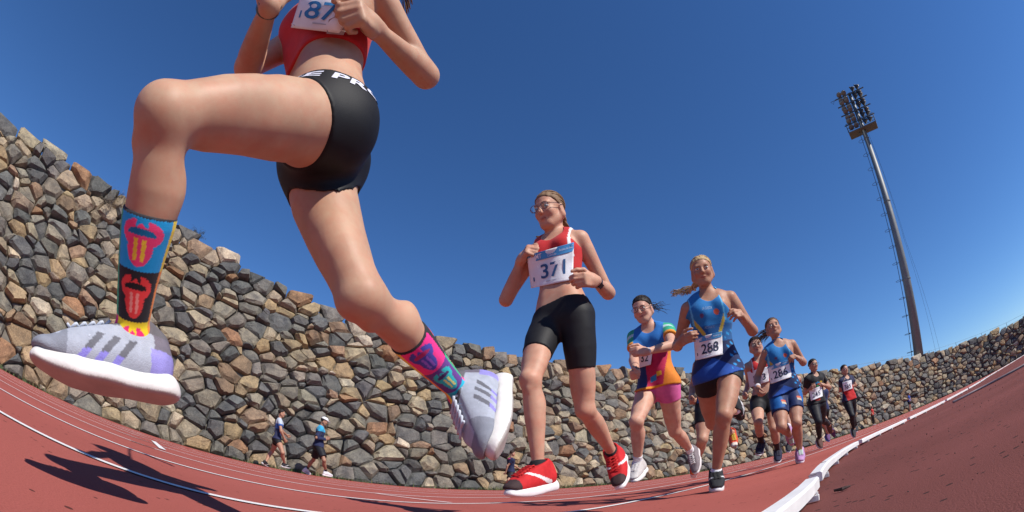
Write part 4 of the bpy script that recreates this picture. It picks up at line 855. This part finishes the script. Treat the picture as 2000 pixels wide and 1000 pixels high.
# ================================================================== THE RUNNERS AND WALKERS
def flat(c): c = np.asarray(c, float); return lambda V, J, q: np.tile(c, (len(V), 1))
BLACK = (.014, .014, .016); RED = (.50, .020, .022)
def T_(lab): return lab
# ---- front runner, number 87
def lips(u, v):
    """lips-and-tongue print inside a unit patch; returns masks lips, teeth/opening, tongue, tongue stripe"""
    x, y = u - .5, v - .5
    lip = ((x / .36) ** 2 + ((y - .17) / .25) ** 2 < 1) & ~((np.abs(x) < .10) & (y > .36 - np.abs(x)))
    mouth = ((x / .25) ** 2 + ((y - .16) / .11) ** 2 < 1); tongue = ((x / .23) ** 2 + ((y + .08) / .34) ** 2 < 1) & (y < .14); stripe = tongue & (np.abs(np.abs(x) - .07) < .035) & (y < .08) & (y > -.32)
    return lip, mouth & (y > .14), tongue, stripe
PATCH = [((.90, .70, .02), (.85, .03, .18), (.95, .75, .05)), ((.01, .36, .75), (.88, .06, .20), (.90, .65, .05)), ((.02, .018, .022), (.80, .05, .05), (.85, .30, .25)), ((.85, .03, .25), (.07, .06, .40), (.30, .12, .60)), ((.13, .04, .25), (.02, .50, .52), (.85, .75, .20)), ((.02, .45, .62), (.90, .10, .28), (.95, .45, .10)), ((.04, .42, .20), (.95, .25, .03), (.95, .75, .10)), ((.93, .28, .03), (.08, .07, .45), (.95, .8, .2))]
def sock_cols(order, t0):
    def f(V, J, s):
        kn, an = J['kn' + s], J['an' + s]; d = unit(an - kn); ln = np.linalg.norm(an - kn); t = ((V - kn) @ d) * 1.0; l = J['lh']; l = unit(l - d * (l @ d)); fw = np.cross(l, -d); q = V - kn; ang = np.arctan2(q @ fw, q @ l) / (2 * math.pi) + .5
        e = EYE - (kn + an) / 2; ang0 = math.atan2(e @ fw, e @ l) / (2 * math.pi) + .5
        col = (ang - ang0) * 3 + .5 + 3; rows = (t - ln * t0) / .084; i = np.floor(rows).astype(int); j = np.floor(col).astype(int) % 3; u, v = col - np.floor(col), 1 - (rows - np.floor(rows)); out = np.zeros((len(V), 3)); idx = np.array(order)[np.clip(i, 0, 3) * 3 + j]
        lip, mo, to, stp = lips(u, v)
        for k_, (bgc, lc, tc) in enumerate(PATCH):
            m = idx == k_; out[m] = bgc; out[m & lip] = lc; out[m & to] = lc; out[m & mo] = np.array(bgc) * .5; out[m & stp] = tc
        out[rows < .05] = (.02, .02, .025); return out
    return f
hero = dict(id='87', H=1.52, h=.0045, hd=.87, pelvis=(624, 274), neck=('off', -.075, -.04, .46), face=-112, twist=-38, shtilt=0.05,
  head=('off', -.03, -.03, .165), hyaw=-125, hpitch=5,
  knL=(322, 222, -1), anL=(258, 668, 1), toL=(42, 690, -1), knR=(706, 580, -1), anR=(905, 770, 1), toR=(958, 886, -1),
  elL=(832, 148, 1), wrL=(728, 52, -1), haL=(700, 22, -1), elR=(484, 132, -1), wrR=(527, 8, -1), haR=(535, -40, 1),
  skin=(.47, .28, .188), hair=(.16, .09, .05), curl=1.0, thick=1.06, legthick=1.02, armthick=.93,
  label='foremost runner leaping past the camera in black shorts and bright patterned socks', group='runners on the track',
  tails=[dict({'from': (-.09, .02, 0)}, px=[(760, -120, .20), (790, -40, .24), (800, 14, .26)], r=.02, n=30, spread=1.6, wave=.3)],
  clothes=[dict(kind='shorts', hem=.165, hemR=.25, joined=True, top=.14, d=.004, col=flat((.011, .011, .0125)), h=.0045, fold=.0018), dict(kind='top', name='crop_top', bottom=.43, strap=.095, d=.006, col=flat(RED), h=.0045, fold=.0025, ff=45),
           dict(kind='sock', sides='L', col=sock_cols([1, 6, 0, 2, 6, 7, 0, 3, 7, 4, 5, 1], .40), h=.0025, **{'from': .40}), dict(kind='sock', sides='R', col=sock_cols([3, 0, 2, 4, 7, 6, 5, 0, 3, 2, 1, 7], .38), h=.0025, **{'from': .38}),
           dict(kind='band', side='R', t=.97, r=.027, w=.014, col=(.03, .035, .02), name='wristband')],
  shoe=hero_shoe(), shoe_h=.0028, shoe_k=1.0, shoe_kR=1.15, calf=.88, calfR=.84, legthickR=.94)
root, J, cl, body = make_person(hero)
cl['shorts'].name = 'shorts'
for word, turn, ln_ in (('NIKE', -.54, .125), ('PRO', .60, .095)):
    e_ = EYE - J['P'] + np.array([-.06, 0, 0]); a_ = turn; u_ = J['up']; e_ = e_ - u_ * (e_ @ u_); wrap_lettering('lettering', cl['shorts'], J, .092, .022, ln_, e_ * math.cos(a_) + np.cross(u_, e_) * math.sin(a_), word, (.62, .62, .72), cl['shorts'])
ob, sh = bib(root, [cl['top'], body], [(604, -62), (712, -52), (672, 66), (568, 54)], '87', (.03, .20, .45), (.16, .52, .74, .82), small=True, lift=.006)
mesh_obj('tape_patch', sh.pts([.64, .76, .98, 1.0, .68], [.80, .72, .76, 1.02, 1.03], .004), [[0, 1, 2, 3, 4]], M('paper'), ob, np.array([.33, .27, .28]))

# ---- runner 371
G_ = 'runners on the track'
def top371(V, J, q):
    s_, lat, fr = q; c = np.tile(RED, (len(V), 1)).astype(float); c[(np.abs(np.abs(lat) - .098) < .006) & (s_ > .62)] = (.7, .7, .7); return c
r371 = dict(id='371', H=1.5, h=.005, hd=2.13, pelvis=(1098, 620), neck=(1086, 468, 'd', .05), face=-146, twist=-6, shw=.083, head=(1074, 412, 'd', .01), hyaw=-140, hpitch=-8,
  knR=(1036, 742, -1), anR=(1052, 915, 1), toR=(988, 962, -1), knL=(1143, 800, 1), anL=(1197, 886, 1), toL=(1214, 950, -1),
  elL=(1188, 572, 1), wrL=(1162, 548, -1), haL=(1140, 546, -1), elR=(988, 586, 1), wrR=(1018, 508, -1), haR=(1032, 486, -1), curlL=.75,
  skin=(.52, .29, .20), hair=(.20, .12, .065), thick=.90, legthick=.88, armthick=.92, glasses=(.10, .05, .07), iris=(.06, .05, .04),
  label='runner with bib 371 in glasses, red crop top, black shorts and red shoes', group=G_,
  tails=[dict({'from': (-.085, -.01, 0)}, px=[(1104, 440, .08), (1100, 462, .16)], r=.018, n=22, spread=.9, wave=.4, sr=.3), dict({'from': (-.09, -.03, 0)}, px=[(1075, 462, .22), (1048, 464, .18)], r=.012, n=14, spread=.8, wave=.2, sr=.35)],
  clothes=[dict(kind='shorts', hem=.57, top=.12, d=.005, slope=.35, col=flat(BLACK), fold=.0012), dict(kind='top', name='crop_top', bottom=.48, strap=.098, d=.006, col=top371, fold=.002), dict(kind='sock', col=(.012, .012, .014), **{'from': .90}),
           dict(kind='band', side='L', t=.88, r=.0265, w=.012, col=(.012, .012, .014), name='wristwatch', dial=True)],
  shoe=plain_shoe((.52, .022, .025), (.72, .70, .69), (.55, .02, .02), stripe=(.75, .73, .72), toe=(.05, .03, .03)), shoe_h=.004, shoe_k=1.12)
root, J, cl, body = make_person(r371)
bib(root, [cl['top'], body], [(1029, 499), (1121, 473), (1119, 546), (1037, 563)], '371', (.03, .10, .24), (.26, .38, .82, .80))
# ---- runner 132
def tee132(V, J, q):
    s_, lat, fr = q; c = np.tile((.018, .15, .46), (len(V), 1)).astype(float); lo = s_ < .56 + .6 * lat; c[lo] = (.46, .016, .075); c[lo & (lat > .075 + .10 * (s_ - .1))] = (.66, .20, .02); c[lo & (lat < -.055) & (s_ < .42)] = (.014, .03, .12); c[(s_ < .62 + .6 * lat) & (s_ > .56 + .6 * lat)] = (.015, .05, .13)
    c[(s_ < -.02)] = (.66, .24, .02); x = lat + .3 * (s_ - .1); m = (np.abs(s_ - .12 - .6 * (lat - .02)) < .05) & (lat > -.03) & (lat < .02) & (fr > 0); c[m] = (.03, .22, .45); m = (np.abs(s_ - .17) < .035) & (lat >= .02) & (lat < .06) & (fr > 0); c[m] = (.70, .42, .03)
    for s in 'LR':
        d = unit(J['el' + s] - J['sho' + s]); t = ((V - J['sho' + s]) @ d) / np.linalg.norm(J['el' + s] - J['sho' + s]); sl = (np.abs(lat) > .115) & (t > -.25) & (s_ > .5); c[sl] = (.03, .36, .20); c[sl & (t > .42)] = (.66, .24, .02); c[sl & (t > .12) & (t < .22) & (fr > .05)] = (.45, .6, .6)
    return c
r132 = dict(id='132', H=1.56, h=.006, hd=3.7, pelvis=(1286, 752), neck=(1270, 643, 'd', -.04), face=-135, twist=-15, head=(1255, 604, 'd', -.12), hyaw=-145, hpitch=-4,
  knR=(1243, 823, -1), anR=(1246, 905, 1), toR=(1234, 942, -1), knL=(1318, 842, 1), anL=(1350, 882, 1), toL=(1362, 926, -1),
  elL=(1312, 674, -1), wrL=(1262, 687, -1), haL=(1243, 685, -1), elR=(1238, 704, -1), wrR=(1243, 728, -1), haR=(1233, 734, -1),
  skin=(.56, .33, .245), hair=(.022, .015, .013), bun=(-.105, .01), thick=.96, legthick=.97, shw=.085, glasses=(.02, .02, .022), label='runner in rainbow T-shirt, pink shorts and glasses with a messy dark bun', group=G_,
  tails=[dict({'from': (-.10, .01, 0)}, px=[(1284, 598, .10), (1296, 602, .14)], r=.02, n=24, spread=1.8, wave=.5, sr=.14)],
  clothes=[dict(kind='shorts', hem=.30, top=.2, d=.006, col=flat((.62, .12, .32))), dict(kind='top', name='t_shirt', bottom=-.06, d=.008, loose=.009, sleeve=.50, sleeve_loose=.0, col=tee132, fold=.005, ff=30, neckr=.055), dict(kind='sock', col=(.72, .72, .74), **{'from': .80}), dict(kind='band', side='L', t=.93, r=.026, w=.005, col=(.6, .6, .58)), dict(kind='band', side='R', t=.9, r=.027, w=.012, col=(.02, .02, .025), name='wristwatch', dial=True)],
  shoe=plain_shoe((.50, .47, .46), (.74, .72, .70), (.75, .73, .72)), shoeL=plain_shoe((.20, .17, .18), (.60, .56, .55), (.75, .73, .72)), shoe_h=.005, shoe_k=1.05)
root, J, cl, body = make_person(r132)
bib(root, [cl['top']], [(1232, 680), (1275, 682), (1271, 712), (1244, 720)], '132', (.02, .03, .07), (.20, .30, .80, .74), small=False, lift=.012)
# ---- runner 288
def kit288(V, J, q):
    s_, lat, fr = q; c = np.tile((.016, .17, .44), (len(V), 1)).astype(float); c[(s_ < .58)] = (.012, .10, .30); lo = s_ < .34 + .25 * np.abs(lat); c[lo] = (.010, .022, .085); tri = lo & (s_ < .16 - 1.3 * np.abs(lat + .03)); c[tri] = (.012, .07, .33); sd = (lat > .07) & (s_ < .5) & (np.sin(lat * 130 + s_ * 60) + np.sin(s_ * 45 - lat * 60) > 1.15); c[sd] = (.02, .26, .60)
    y = (np.abs(s_ - .44 - 4.0 * (np.abs(lat) - .04)) < .045) & (np.abs(lat) > .042) & (np.abs(lat) < .10) & (fr > 0); c[y] = (.50, .40, .06); e = (np.abs(np.abs(lat) - .100) < .005) & (s_ > .62); c[e] = (.10, .42, .68)
    m = (np.hypot(lat - .052, (s_ - .74) * .44) < .017) & (fr > 0); c[m] = (.55, .10, .05); m = (np.hypot(lat + .045, (s_ - .72) * .44) < .012) & (fr > 0); c[m] = (.12, .06, .15); return c
r288 = dict(id='288', H=1.56, h=.0055, hd=3.15, pelvis=(1403, 724), neck=(1383, 580, 'd', -.05), face=-165, twist=0, shtilt=.08, head=(1371, 530, 'd', -.10), hyaw=-158, hpitch=-4,
  knL=(1414, 812, -1), anL=(1398, 925, 1), toL=(1404, 958, -1), knR=(1392, 825, 1), anR=(1438, 800, 1), toR=(1447, 818, 1),
  elL=(1470, 646, 1), wrL=(1455, 626, -1), haL=(1446, 611, -1), elR=(1323, 676, 1), wrR=(1329, 668, -1), haR=(1340, 661, -1), curl=.62,
  skin=(.40, .21, .135), hair=(.44, .30, .15), iris=(.08, .10, .12), thick=.95, legthick=.96, label='blonde runner with a flying braid and bib 288 in a blue singlet', group=G_,
  tails=[dict({'from': (-.09, -.02, 0)}, px=[(1352, 564, .10), (1336, 569, .12), (1314, 573, .12)], r=.017, n=26, spread=.9, wave=.9, twist=1.3, sr=.28, tie=(.05, .04, .04))],
  clothes=[dict(kind='shorts', hem=.30, top=.15, d=.006, col=flat(BLACK)), dict(kind='top', name='singlet', bottom=-.10, slope=.25, strap=.100, d=.009, loose=.003, col=kit288, fold=.004, ff=32, neckr=.060, neckf=.045, necku=.004), dict(kind='sock', col=(.70, .70, .72), **{'from': .90})],
  shoe=plain_shoe((.025, .025, .028), (.68, .67, .66), (.03, .03, .03), stripe=(.6, .6, .6)), shoe_h=.0045, shoe_k=1.05)
root, J, cl, body = make_person(r288)
bib(root, [cl['top']], [(1355, 661), (1410, 647), (1412, 692), (1358, 704)], '288', (.015, .03, .07), (.24, .36, .86, .80))
sh = Sheet([(1355, 590), (1412, 585), (1412, 645), (1358, 650)], to_bvh([cl['top']]), .004); lettering('lettering', sh, 'LA CUESTA', (.28, .18, .62, .27), (.45, .62, .75), cl['top'], .002); lettering('lettering', sh, 'ACTIVATE', (.34, .82, .70, .90), (.20, .32, .45), cl['top'], .002)
# ---- runner half hidden behind 288
rb1 = dict(id='b1', H=1.48, h=.008, hd=4.5, pelvis=(1392, 786), neck=(1392, 702, 'd', -.03), face=-160, head=(1390, 672, 'd', -.06), knR=(1372, 858, -1), anR=(1360, 902, 1), toR=(1352, 934, 1), knL=(1412, 845, 1), anL=(1430, 845, 1), toL=(1437, 876, -1),
  elR=(1354, 752, 1), wrR=(1350, 776, -1), elL=(1425, 742, 1), wrL=(1412, 735, -1), skin=(.46, .26, .18), hair=(.05, .03, .02), label='half-hidden runner directly behind bib 288 with orange-soled and red shoes', group=G_,
  clothes=[dict(kind='shorts', hem=.62, top=.18, d=.006, col=flat(BLACK)), dict(kind='top', name='singlet', bottom=-.02, strap=.1, d=.008, col=flat((.02, .10, .28)))], shoe=plain_shoe((.60, .08, .04), (.55, .35, .18), (.7, .6, .1), toe=(.7, .65, .6)), shoe_k=1.05)
make_person(rb1)
# ---- runner in red partly behind 286
r37 = dict(id='37', H=1.48, h=.008, hd=5.3, pelvis=(1492, 783), neck=(1483, 704, 'd', -.03), face=-165, head=(1476, 676, 'd', -.06), hyaw=-160, knR=(1481, 825, -1), anR=(1487, 866, 1), toR=(1479, 890, -1), knL=(1512, 838, -1), anL=(1519, 880, 1), toL=(1521, 904, -1),
  elR=(1463, 748, 1), wrR=(1455, 768, -1), elL=(1505, 738, 1), wrL=(1495, 728, -1), skin=(.50, .29, .21), hair=(.03, .02, .016), bun=(-.10, .02), glasses=(.02, .02, .022), thick=.95, label='runner in glasses and red crop top just behind and left of bib 286', group=G_,
  clothes=[dict(kind='shorts', hem=.50, top=.18, d=.006, col=flat(BLACK)), dict(kind='top', name='crop_top', bottom=.42, strap=.098, d=.007, col=top371), dict(kind='sock', col=(.03, .014, .016), **{'from': .58})], shoe=plain_shoe((.02, .022, .05), (.62, .62, .62), (.05, .05, .08)), shoe_k=1.05)
root, J, cl, body = make_person(r37)
bib(root, [cl['top'], body], [(1459, 727), (1500, 716), (1502, 745), (1464, 757)], '373', (.015, .03, .07), (.24, .36, .86, .80), small=False)
# ---- runner 286
def kit286(V, J, q):
    c = kit288(V, J, q); return c
def shorts286(V, J, q):
    s_, lat, fr = q; c = np.tile((.012, .024, .09), (len(V), 1)).astype(float); c[(np.abs(lat) > .085) & (s_ > -.25)] = (.015, .11, .34)
    for s, sg in (('L', 1), ('R', -1)):
        d = unit(J['kn' + s] - J['hip' + s]); ln = np.linalg.norm(J['kn' + s] - J['hip' + s]); t = ((V - J['hip' + s]) @ d) / ln; x = (V - J['hip' + s]) @ J['lh']; m = (np.abs(t - .38) < .06) & (np.abs(x) < .022) & (((V - J['hip' + s]) @ J['fh']) > 0); c[m] = (.55, .10, .04); c[m & (t > .38)] = (.5, .45, .35)
    return c
r286 = dict(id='286', H=1.48, h=.006, hd=4.75, pelvis=(1534, 768), neck=(1520, 673, 'd', -.05), face=-168, shtilt=.10, head=(1510, 641, 'd', -.06), hyaw=-160, hpitch=8, knR=(1526, 834, -1), anR=(1543, 850, 1), toR=(1546, 868, 1), knL=(1556, 826, -1), anL=(1562, 880, 1), toL=(1566, 903, -1),
  elR=(1479, 738, 1), wrR=(1480, 757, -1), haR=(1482, 770, -1), elL=(1569, 708, 1), wrL=(1561, 701, -1), haL=(1552, 695, -1), curl=.7, skin=(.40, .215, .145), hair=(.11, .06, .035), label='smiling runner with bib 286, head thrown back and brown hair blowing sideways', group=G_,
  tails=[dict({'from': (-.085, -.01, 0)}, px=[(1500, 648, .08), (1489, 655, .10), (1478, 664, .12)], r=.028, n=44, spread=1.5, wave=.4, sr=.12), dict({'from': (-.08, -.03, .02)}, px=[(1497, 655, .06), (1488, 664, .08)], r=.02, n=26, spread=1.6, wave=.4, sr=.14)],
  clothes=[dict(kind='shorts', hem=.60, top=.15, d=.007, flare=.006, col=shorts286), dict(kind='top', name='singlet', bottom=.02, slope=.3, strap=.095, d=.009, loose=.012, col=kit286, fold=.004, ff=32, neckr=.058, neckf=.045, necku=.004), dict(kind='sock', col=(.6, .5, .6), **{'from': .92}), dict(kind='band', side='R', t=.92, r=.029, w=.018, col=(.65, .6, .6)), dict(kind='band', side='L', t=.9, r=.027, w=.01, col=(.6, .6, .6))],
  shoe=plain_shoe((.40, .22, .42), (.62, .55, .62), (.55, .7, .6), toe=(.45, .25, .45)), shoe_h=.005, shoe_k=1.08)
root, J, cl, body = make_person(r286)
bib(root, [cl['top']], [(1498, 717), (1540, 702), (1547, 736), (1505, 750)], '286', (.015, .03, .07), (.20, .36, .86, .80))
# ---- runner hidden behind 286
rb2 = dict(id='b2', H=1.46, h=.010, hd=7.3, pelvis=(1544, 796), neck=(1543, 737, 'd', -.03), face=-170, head=(1543, 716, 'd', -.05), knR=(1543, 833, -1), anR=(1542, 866, 1), toR=(1539, 884, -1), knL=(1549, 836, 1), anL=(1553, 858, 1), toL=(1555, 868, 1), elR=(1530, 764, 1), wrR=(1536, 776, -1), elL=(1560, 762, 1), wrL=(1553, 755, -1),
  skin=(.50, .29, .21), hair=(.04, .025, .02), label='runner almost wholly hidden behind bib 286, only lower legs showing', group=G_, clothes=[dict(kind='shorts', hem=.5, top=.18, d=.008, col=flat(BLACK)), dict(kind='top', name='singlet', bottom=.0, strap=.1, d=.01, col=flat((.5, .02, .02)))], shoe=plain_shoe((.03, .03, .035), (.65, .64, .63), None), shoe_k=1.05)
make_person(rb2)
# ---- runner 245
def tee245(V, J, q):
    s_, lat, fr = q; c = np.tile((.014, .014, .016), (len(V), 1)).astype(float); f = fr > 0
    for (x0, y0, rx, ry, k_) in ((-.03, .70, .06, .035, (.03, .25, .45)), (.02, .66, .05, .03, (.55, .10, .03)), (.045, .72, .03, .03, (.55, .35, .03)), (.0, .60, .05, .02, (.04, .35, .12)), (-.05, .15, .05, .05, (.55, .05, .03))):
        c[f & (((lat - x0) / rx) ** 2 + ((s_ - y0) / ry) ** 2 < 1)] = k_
    return c
r245 = dict(id='245', H=1.54, h=.009, hd=8.2, pelvis=(1596, 789), neck=(1590, 733, 'd', -.03), face=178, head=(1588, 713, 'd', -.06), knR=(1599, 824, -1), anR=(1601, 857, 1), toR=(1603, 876, -1), knL=(1606, 820, 1), anL=(1620, 830, 1), toL=(1623, 846, 1), elL=(1620, 757, 1), wrL=(1609, 752, -1), elR=(1572, 768, 1), wrR=(1583, 759, -1),
  skin=(.42, .24, .165), hair=(.02, .015, .012), bun=(-.10, .02), glasses=(.02, .02, .02), label='runner with bib 245 in black printed T-shirt and black leggings', group=G_, clothes=[dict(kind='shorts', name='leggings', hem=1.92, top=.2, d=.007, col=flat((.018, .018, .022))), dict(kind='top', name='t_shirt', bottom=.02, d=.012, loose=.010, sleeve=.5, col=tee245, fold=.005, neckr=.055)], shoe=plain_shoe((.10, .05, .04), (.55, .52, .5), None), shoe_k=1.1)
root, J, cl, body = make_person(r245)
bib(root, [cl['top']], [(1580, 763), (1605, 753), (1607, 774), (1584, 783)], '245', (.02, .03, .07), (.2, .34, .84, .80), small=False, lift=.012)
# ---- runner hidden behind 245
rb3 = dict(id='b3', H=1.42, h=.012, hd=9.6, pelvis=(1606, 802), neck=(1605, 758, 'd', -.03), face=178, head=(1604, 742, 'd', -.05), knR=(1614, 826, -1), anR=(1617, 848, 1), toR=(1618, 862, -1), knL=(1608, 828, 1), anL=(1626, 842, 1), toL=(1630, 852, 1), elL=(1617, 774, 1), wrL=(1612, 768, -1), elR=(1595, 775, 1), wrR=(1600, 770, -1),
  skin=(.42, .24, .165), hair=(.03, .02, .015), label='runner hidden behind bib 245 with only dark shorts and purple shoes showing', group=G_, clothes=[dict(kind='shorts', hem=.55, top=.2, d=.008, col=flat(BLACK)), dict(kind='top', name='singlet', bottom=.0, strap=.1, d=.01, col=flat((.02, .03, .1)))], shoe=plain_shoe((.12, .06, .16), (.10, .25, .6), None), shoe_k=1.1)
make_person(rb3)
# ---- runner 385
def tee385(V, J, q):
    s_, lat, fr = q; c = np.tile((.48, .016, .016), (len(V), 1)).astype(float); c[(s_ > .62) | (np.abs(lat) > .125)] = (.018, .022, .06); c[(np.abs(s_ - .78) < .04) & (np.abs(lat) < .06) & (fr > 0)] = (.03, .10, .32); return c
r385 = dict(id='385', H=1.50, h=.010, hd=10.3, pelvis=(1659, 782), neck=(1652, 738, 'd', -.03), face=178, head=(1649, 722, 'd', -.05), knR=(1664, 812, -1), anR=(1668, 838, 1), toR=(1668, 855, -1), knL=(1666, 815, 1), anL=(1672, 832, 1), toL=(1674, 843, -1), elR=(1641, 763, 1), wrR=(1645, 749, -1), haR=(1647, 743, -1), elL=(1671, 752, 1), wrL=(1661, 755, -1),
  skin=(.46, .27, .19), hair=(.02, .015, .012), label='runner with bib 385 in red and navy T-shirt and black leggings by the kerb', group=G_, clothes=[dict(kind='shorts', name='leggings', hem=1.92, top=.2, d=.007, col=flat((.016, .016, .02))), dict(kind='top', name='t_shirt', bottom=.0, d=.012, loose=.012, sleeve=.5, col=tee385, fold=.005, neckr=.055)], shoe=plain_shoe((.04, .04, .045), (.66, .65, .64), None), shoe_k=1.1)
root, J, cl, body = make_person(r385)
bib(root, [cl['top']], [(1645, 747), (1663, 742), (1665, 759), (1648, 765)], '385', (.02, .03, .07), (.16, .36, .86, .82), small=False, lift=.012)
# ---- people far off by the wall
def standing(id_, H, hd, px, face, label, top, bottom, legs_, h, skin=(.45, .27, .19), **kw):
    x0, yh, yf = px; P = lambda t: yf + (yh - yf) * t     # head y and foot y in the picture
    d = dict(id=id_, H=H, h=h, hd=hd, pelvis=(x0, P(.53)), neck=(x0 - 1, P(.82), 'd', 0.0), head=(x0 - 1, P(.925), 'd', 0.0), face=face, skin=skin, hair=(.03, .02, .015), label=label,
      knL=('off', .03, 0, -.245 * H), anL=('off', .02, .03, -.235 * H), toL=('off', *(yaw_vec(face)[:2] * .12 * H / 1.5 * 1.5), -.06), knR=('off', -.03, 0, -.245 * H), anR=('off', -.02, -.03, -.235 * H), toR=('off', *(yaw_vec(face)[:2] * .12 * H / 1.5 * 1.5), -.06),
      elL=('off', .05, -.05, -.16 * H), wrL=('off', .02, -.12, -.08 * H), elR=('off', -.05, -.05, -.16 * H), wrR=('off', -.02, -.12, -.08 * H),
      clothes=[dict(kind='shorts', name='trousers' if legs_ > 1 else 'shorts', hem=legs_, top=.18, d=.012, col=flat(bottom)), dict(kind='top', name='t_shirt', bottom=.0, d=.014, loose=.015, sleeve=.55, col=flat(top), neckr=.05)], shoe=plain_shoe((.5, .5, .5), (.65, .65, .65), None)); d.update(kw); return make_person(d)
standing('f1', 1.56, 41, (1704, 793, 831), 150, 'distant person in red jacket and black trousers standing before the wall', (.45, .02, .02), (.014, .014, .016), 1.9, .016)
standing('f2', 1.60, 44, (1776, 767, 804), 150, 'distant person in blue top and dark shorts near the far kerb', (.02, .07, .35), (.02, .02, .025), .6, .016)
# ---- walkers at the foot of the wall
WK = 'people walking along the foot of the wall'
def teew(V, J, q):
    s_, lat, fr = q; c = np.tile((.02, .025, .07), (len(V), 1)).astype(float); c[s_ > .55] = (.03, .10, .34); c[(s_ > .80)] = (.45, .50, .58); c[(np.abs(lat + .06) < .03) & (s_ < .3)] = (.65, .60, .12); c[(np.abs(lat + .03) < .02) & (s_ < .7)] = (.55, .58, .6); return c
woman = dict(id='w1', H=1.62, h=.010, hd=13.2, pelvis=(541, 858), neck=(546, 821, 'd', 0.0), face=58, head=(550, 807, 'd', 0.0), hyaw=62, knR=(552, 884, -1), anR=(556, 906, 1), toR=(568, 914, 1), knL=(531, 882, 1), anL=(519, 902, -1), toL=(525, 911, 1), elR=(549, 842, -1), wrR=(556, 858, 1), haR=(558, 864, 1), elL=(551, 842, 1), wrL=(560, 850, 1),
  skin=(.40, .22, .15), hair=(.02, .013, .01), label='dark-haired woman in black shorts walking beside the wall', group=WK, tails=[dict({'from': (-.08, -.02, 0)}, px=[(540, 815, 0), (535, 830, .05)], r=.035, n=30, spread=1.0, wave=.3, sr=.2)],
  clothes=[dict(kind='shorts', hem=.34, top=.2, d=.010, col=flat(BLACK)), dict(kind='top', name='t_shirt', bottom=.0, d=.012, loose=.012, sleeve=.5, col=teew, neckr=.05)], shoe=plain_shoe((.025, .025, .03), (.5, .5, .5), None, stripe=(.6, .6, .6)), shoe_k=1.05)
make_person(woman)
def hood(V, J, q):
    s_, lat, fr = q; c = np.tile((.014, .020, .065), (len(V), 1)).astype(float); c[(s_ > .80)] = (.03, .33, .55); c[(fr > .05) & (s_ > .35) & (np.abs(lat) < .08)] = (.05, .38, .60); return c
man = dict(id='m1', H=1.72, h=.010, hd=13.5, pelvis=(622, 872), neck=(626, 836, 'd', 0.0), face=60, head=(633, 823, 'd', 0.0), hyaw=66, hpitch=-8, knR=(633, 899, -1), anR=(637, 922, 1), toR=(650, 930, 1), knL=(612, 898, 1), anL=(599, 917, 1), toL=(606, 927, 1), elR=(618, 855, -1), wrR=(635, 858, 1), haR=(643, 856, 1), elL=(622, 855, 1), wrL=(637, 858, 1), haL=(645, 856, 1),
  skin=(.34, .19, .13), hair=(.02, .015, .012), label='man in blue hooded jacket, white cap and dark shorts walking by the wall', group=WK, legthick=.95,
  clothes=[dict(kind='shorts', hem=.78, top=.2, d=.02, flare=.03, col=flat((.016, .016, .02))), dict(kind='top', name='hooded_jacket', bottom=-.02, d=.018, loose=.015, sleeve=1.0, col=hood, fold=.006, neckr=.04), dict(kind='sock', col=(.015, .015, .018), **{'from': .72})], shoe=plain_shoe((.72, .72, .74), (.75, .75, .75), None), shoe_k=1.08)
root, J, cl, body = make_person(man)
hs = 1.0; c0 = J['H'] + J['hu'] * .055; A = np.array([J['hl'], J['hf'], J['hu']]); pr = [ell(c0, A, (.085, .102, .075), .01)]; Gc = Grid(*bounds(pr), .008).union(pr); z = (Gc.pts() - c0) @ J['hu']; Gc.F = smax(Gc.F, (-(z + .005)).astype(np.float32), .005); Gc.union([ell(c0 + J['hf'] * .12 - J['hu'] * .004, A, (.06, .07, .008), .01)])
grid_mesh('cap', Gc, M('fabric'), root, (.72, .72, .74))
rb, J, cl, body = make_person(dict(id='p3', H=1.46, h=.011, hd=16.0, pelvis=(997, 922), neck=(998, 897, 'd', 0.0), face=60, head=(1001, 885, 'd', 0.0), hyaw=66, knR=(993, 938, -1), anR=(989, 951, 1), toR=(997, 957, 1), knL=(1004, 938, 1), anL=(1007, 950, 1), toL=(1014, 955, 1), elR=(991, 910, -1), wrR=(988, 922, 1), elL=(1006, 910, 1), wrL=(1014, 915, 1),
  skin=(.40, .23, .16), hair=(.03, .018, .013), label='walker in navy T-shirt and pink scarf seen just right of the trailing shoe', group=WK, clothes=[dict(kind='shorts', hem=.75, top=.2, d=.018, flare=.02, col=flat((.02, .018, .02))), dict(kind='top', name='t_shirt', bottom=.0, d=.014, loose=.012, sleeve=.5, col=flat((.014, .02, .06)), neckr=.045)], shoe=plain_shoe((.65, .65, .66), (.7, .7, .7), None)))
b = MB(); n_ = J['N'] + J['up'] * .01; b.tube([n_ + (math.cos(t) * J['ls'] * .075 + math.sin(t) * J['fs'] * .07) for t in np.linspace(0, 2 * math.pi, 13)], .030, 7, (.62, .06, .22)); b.build('scarf', M('fabric'), rb, True)
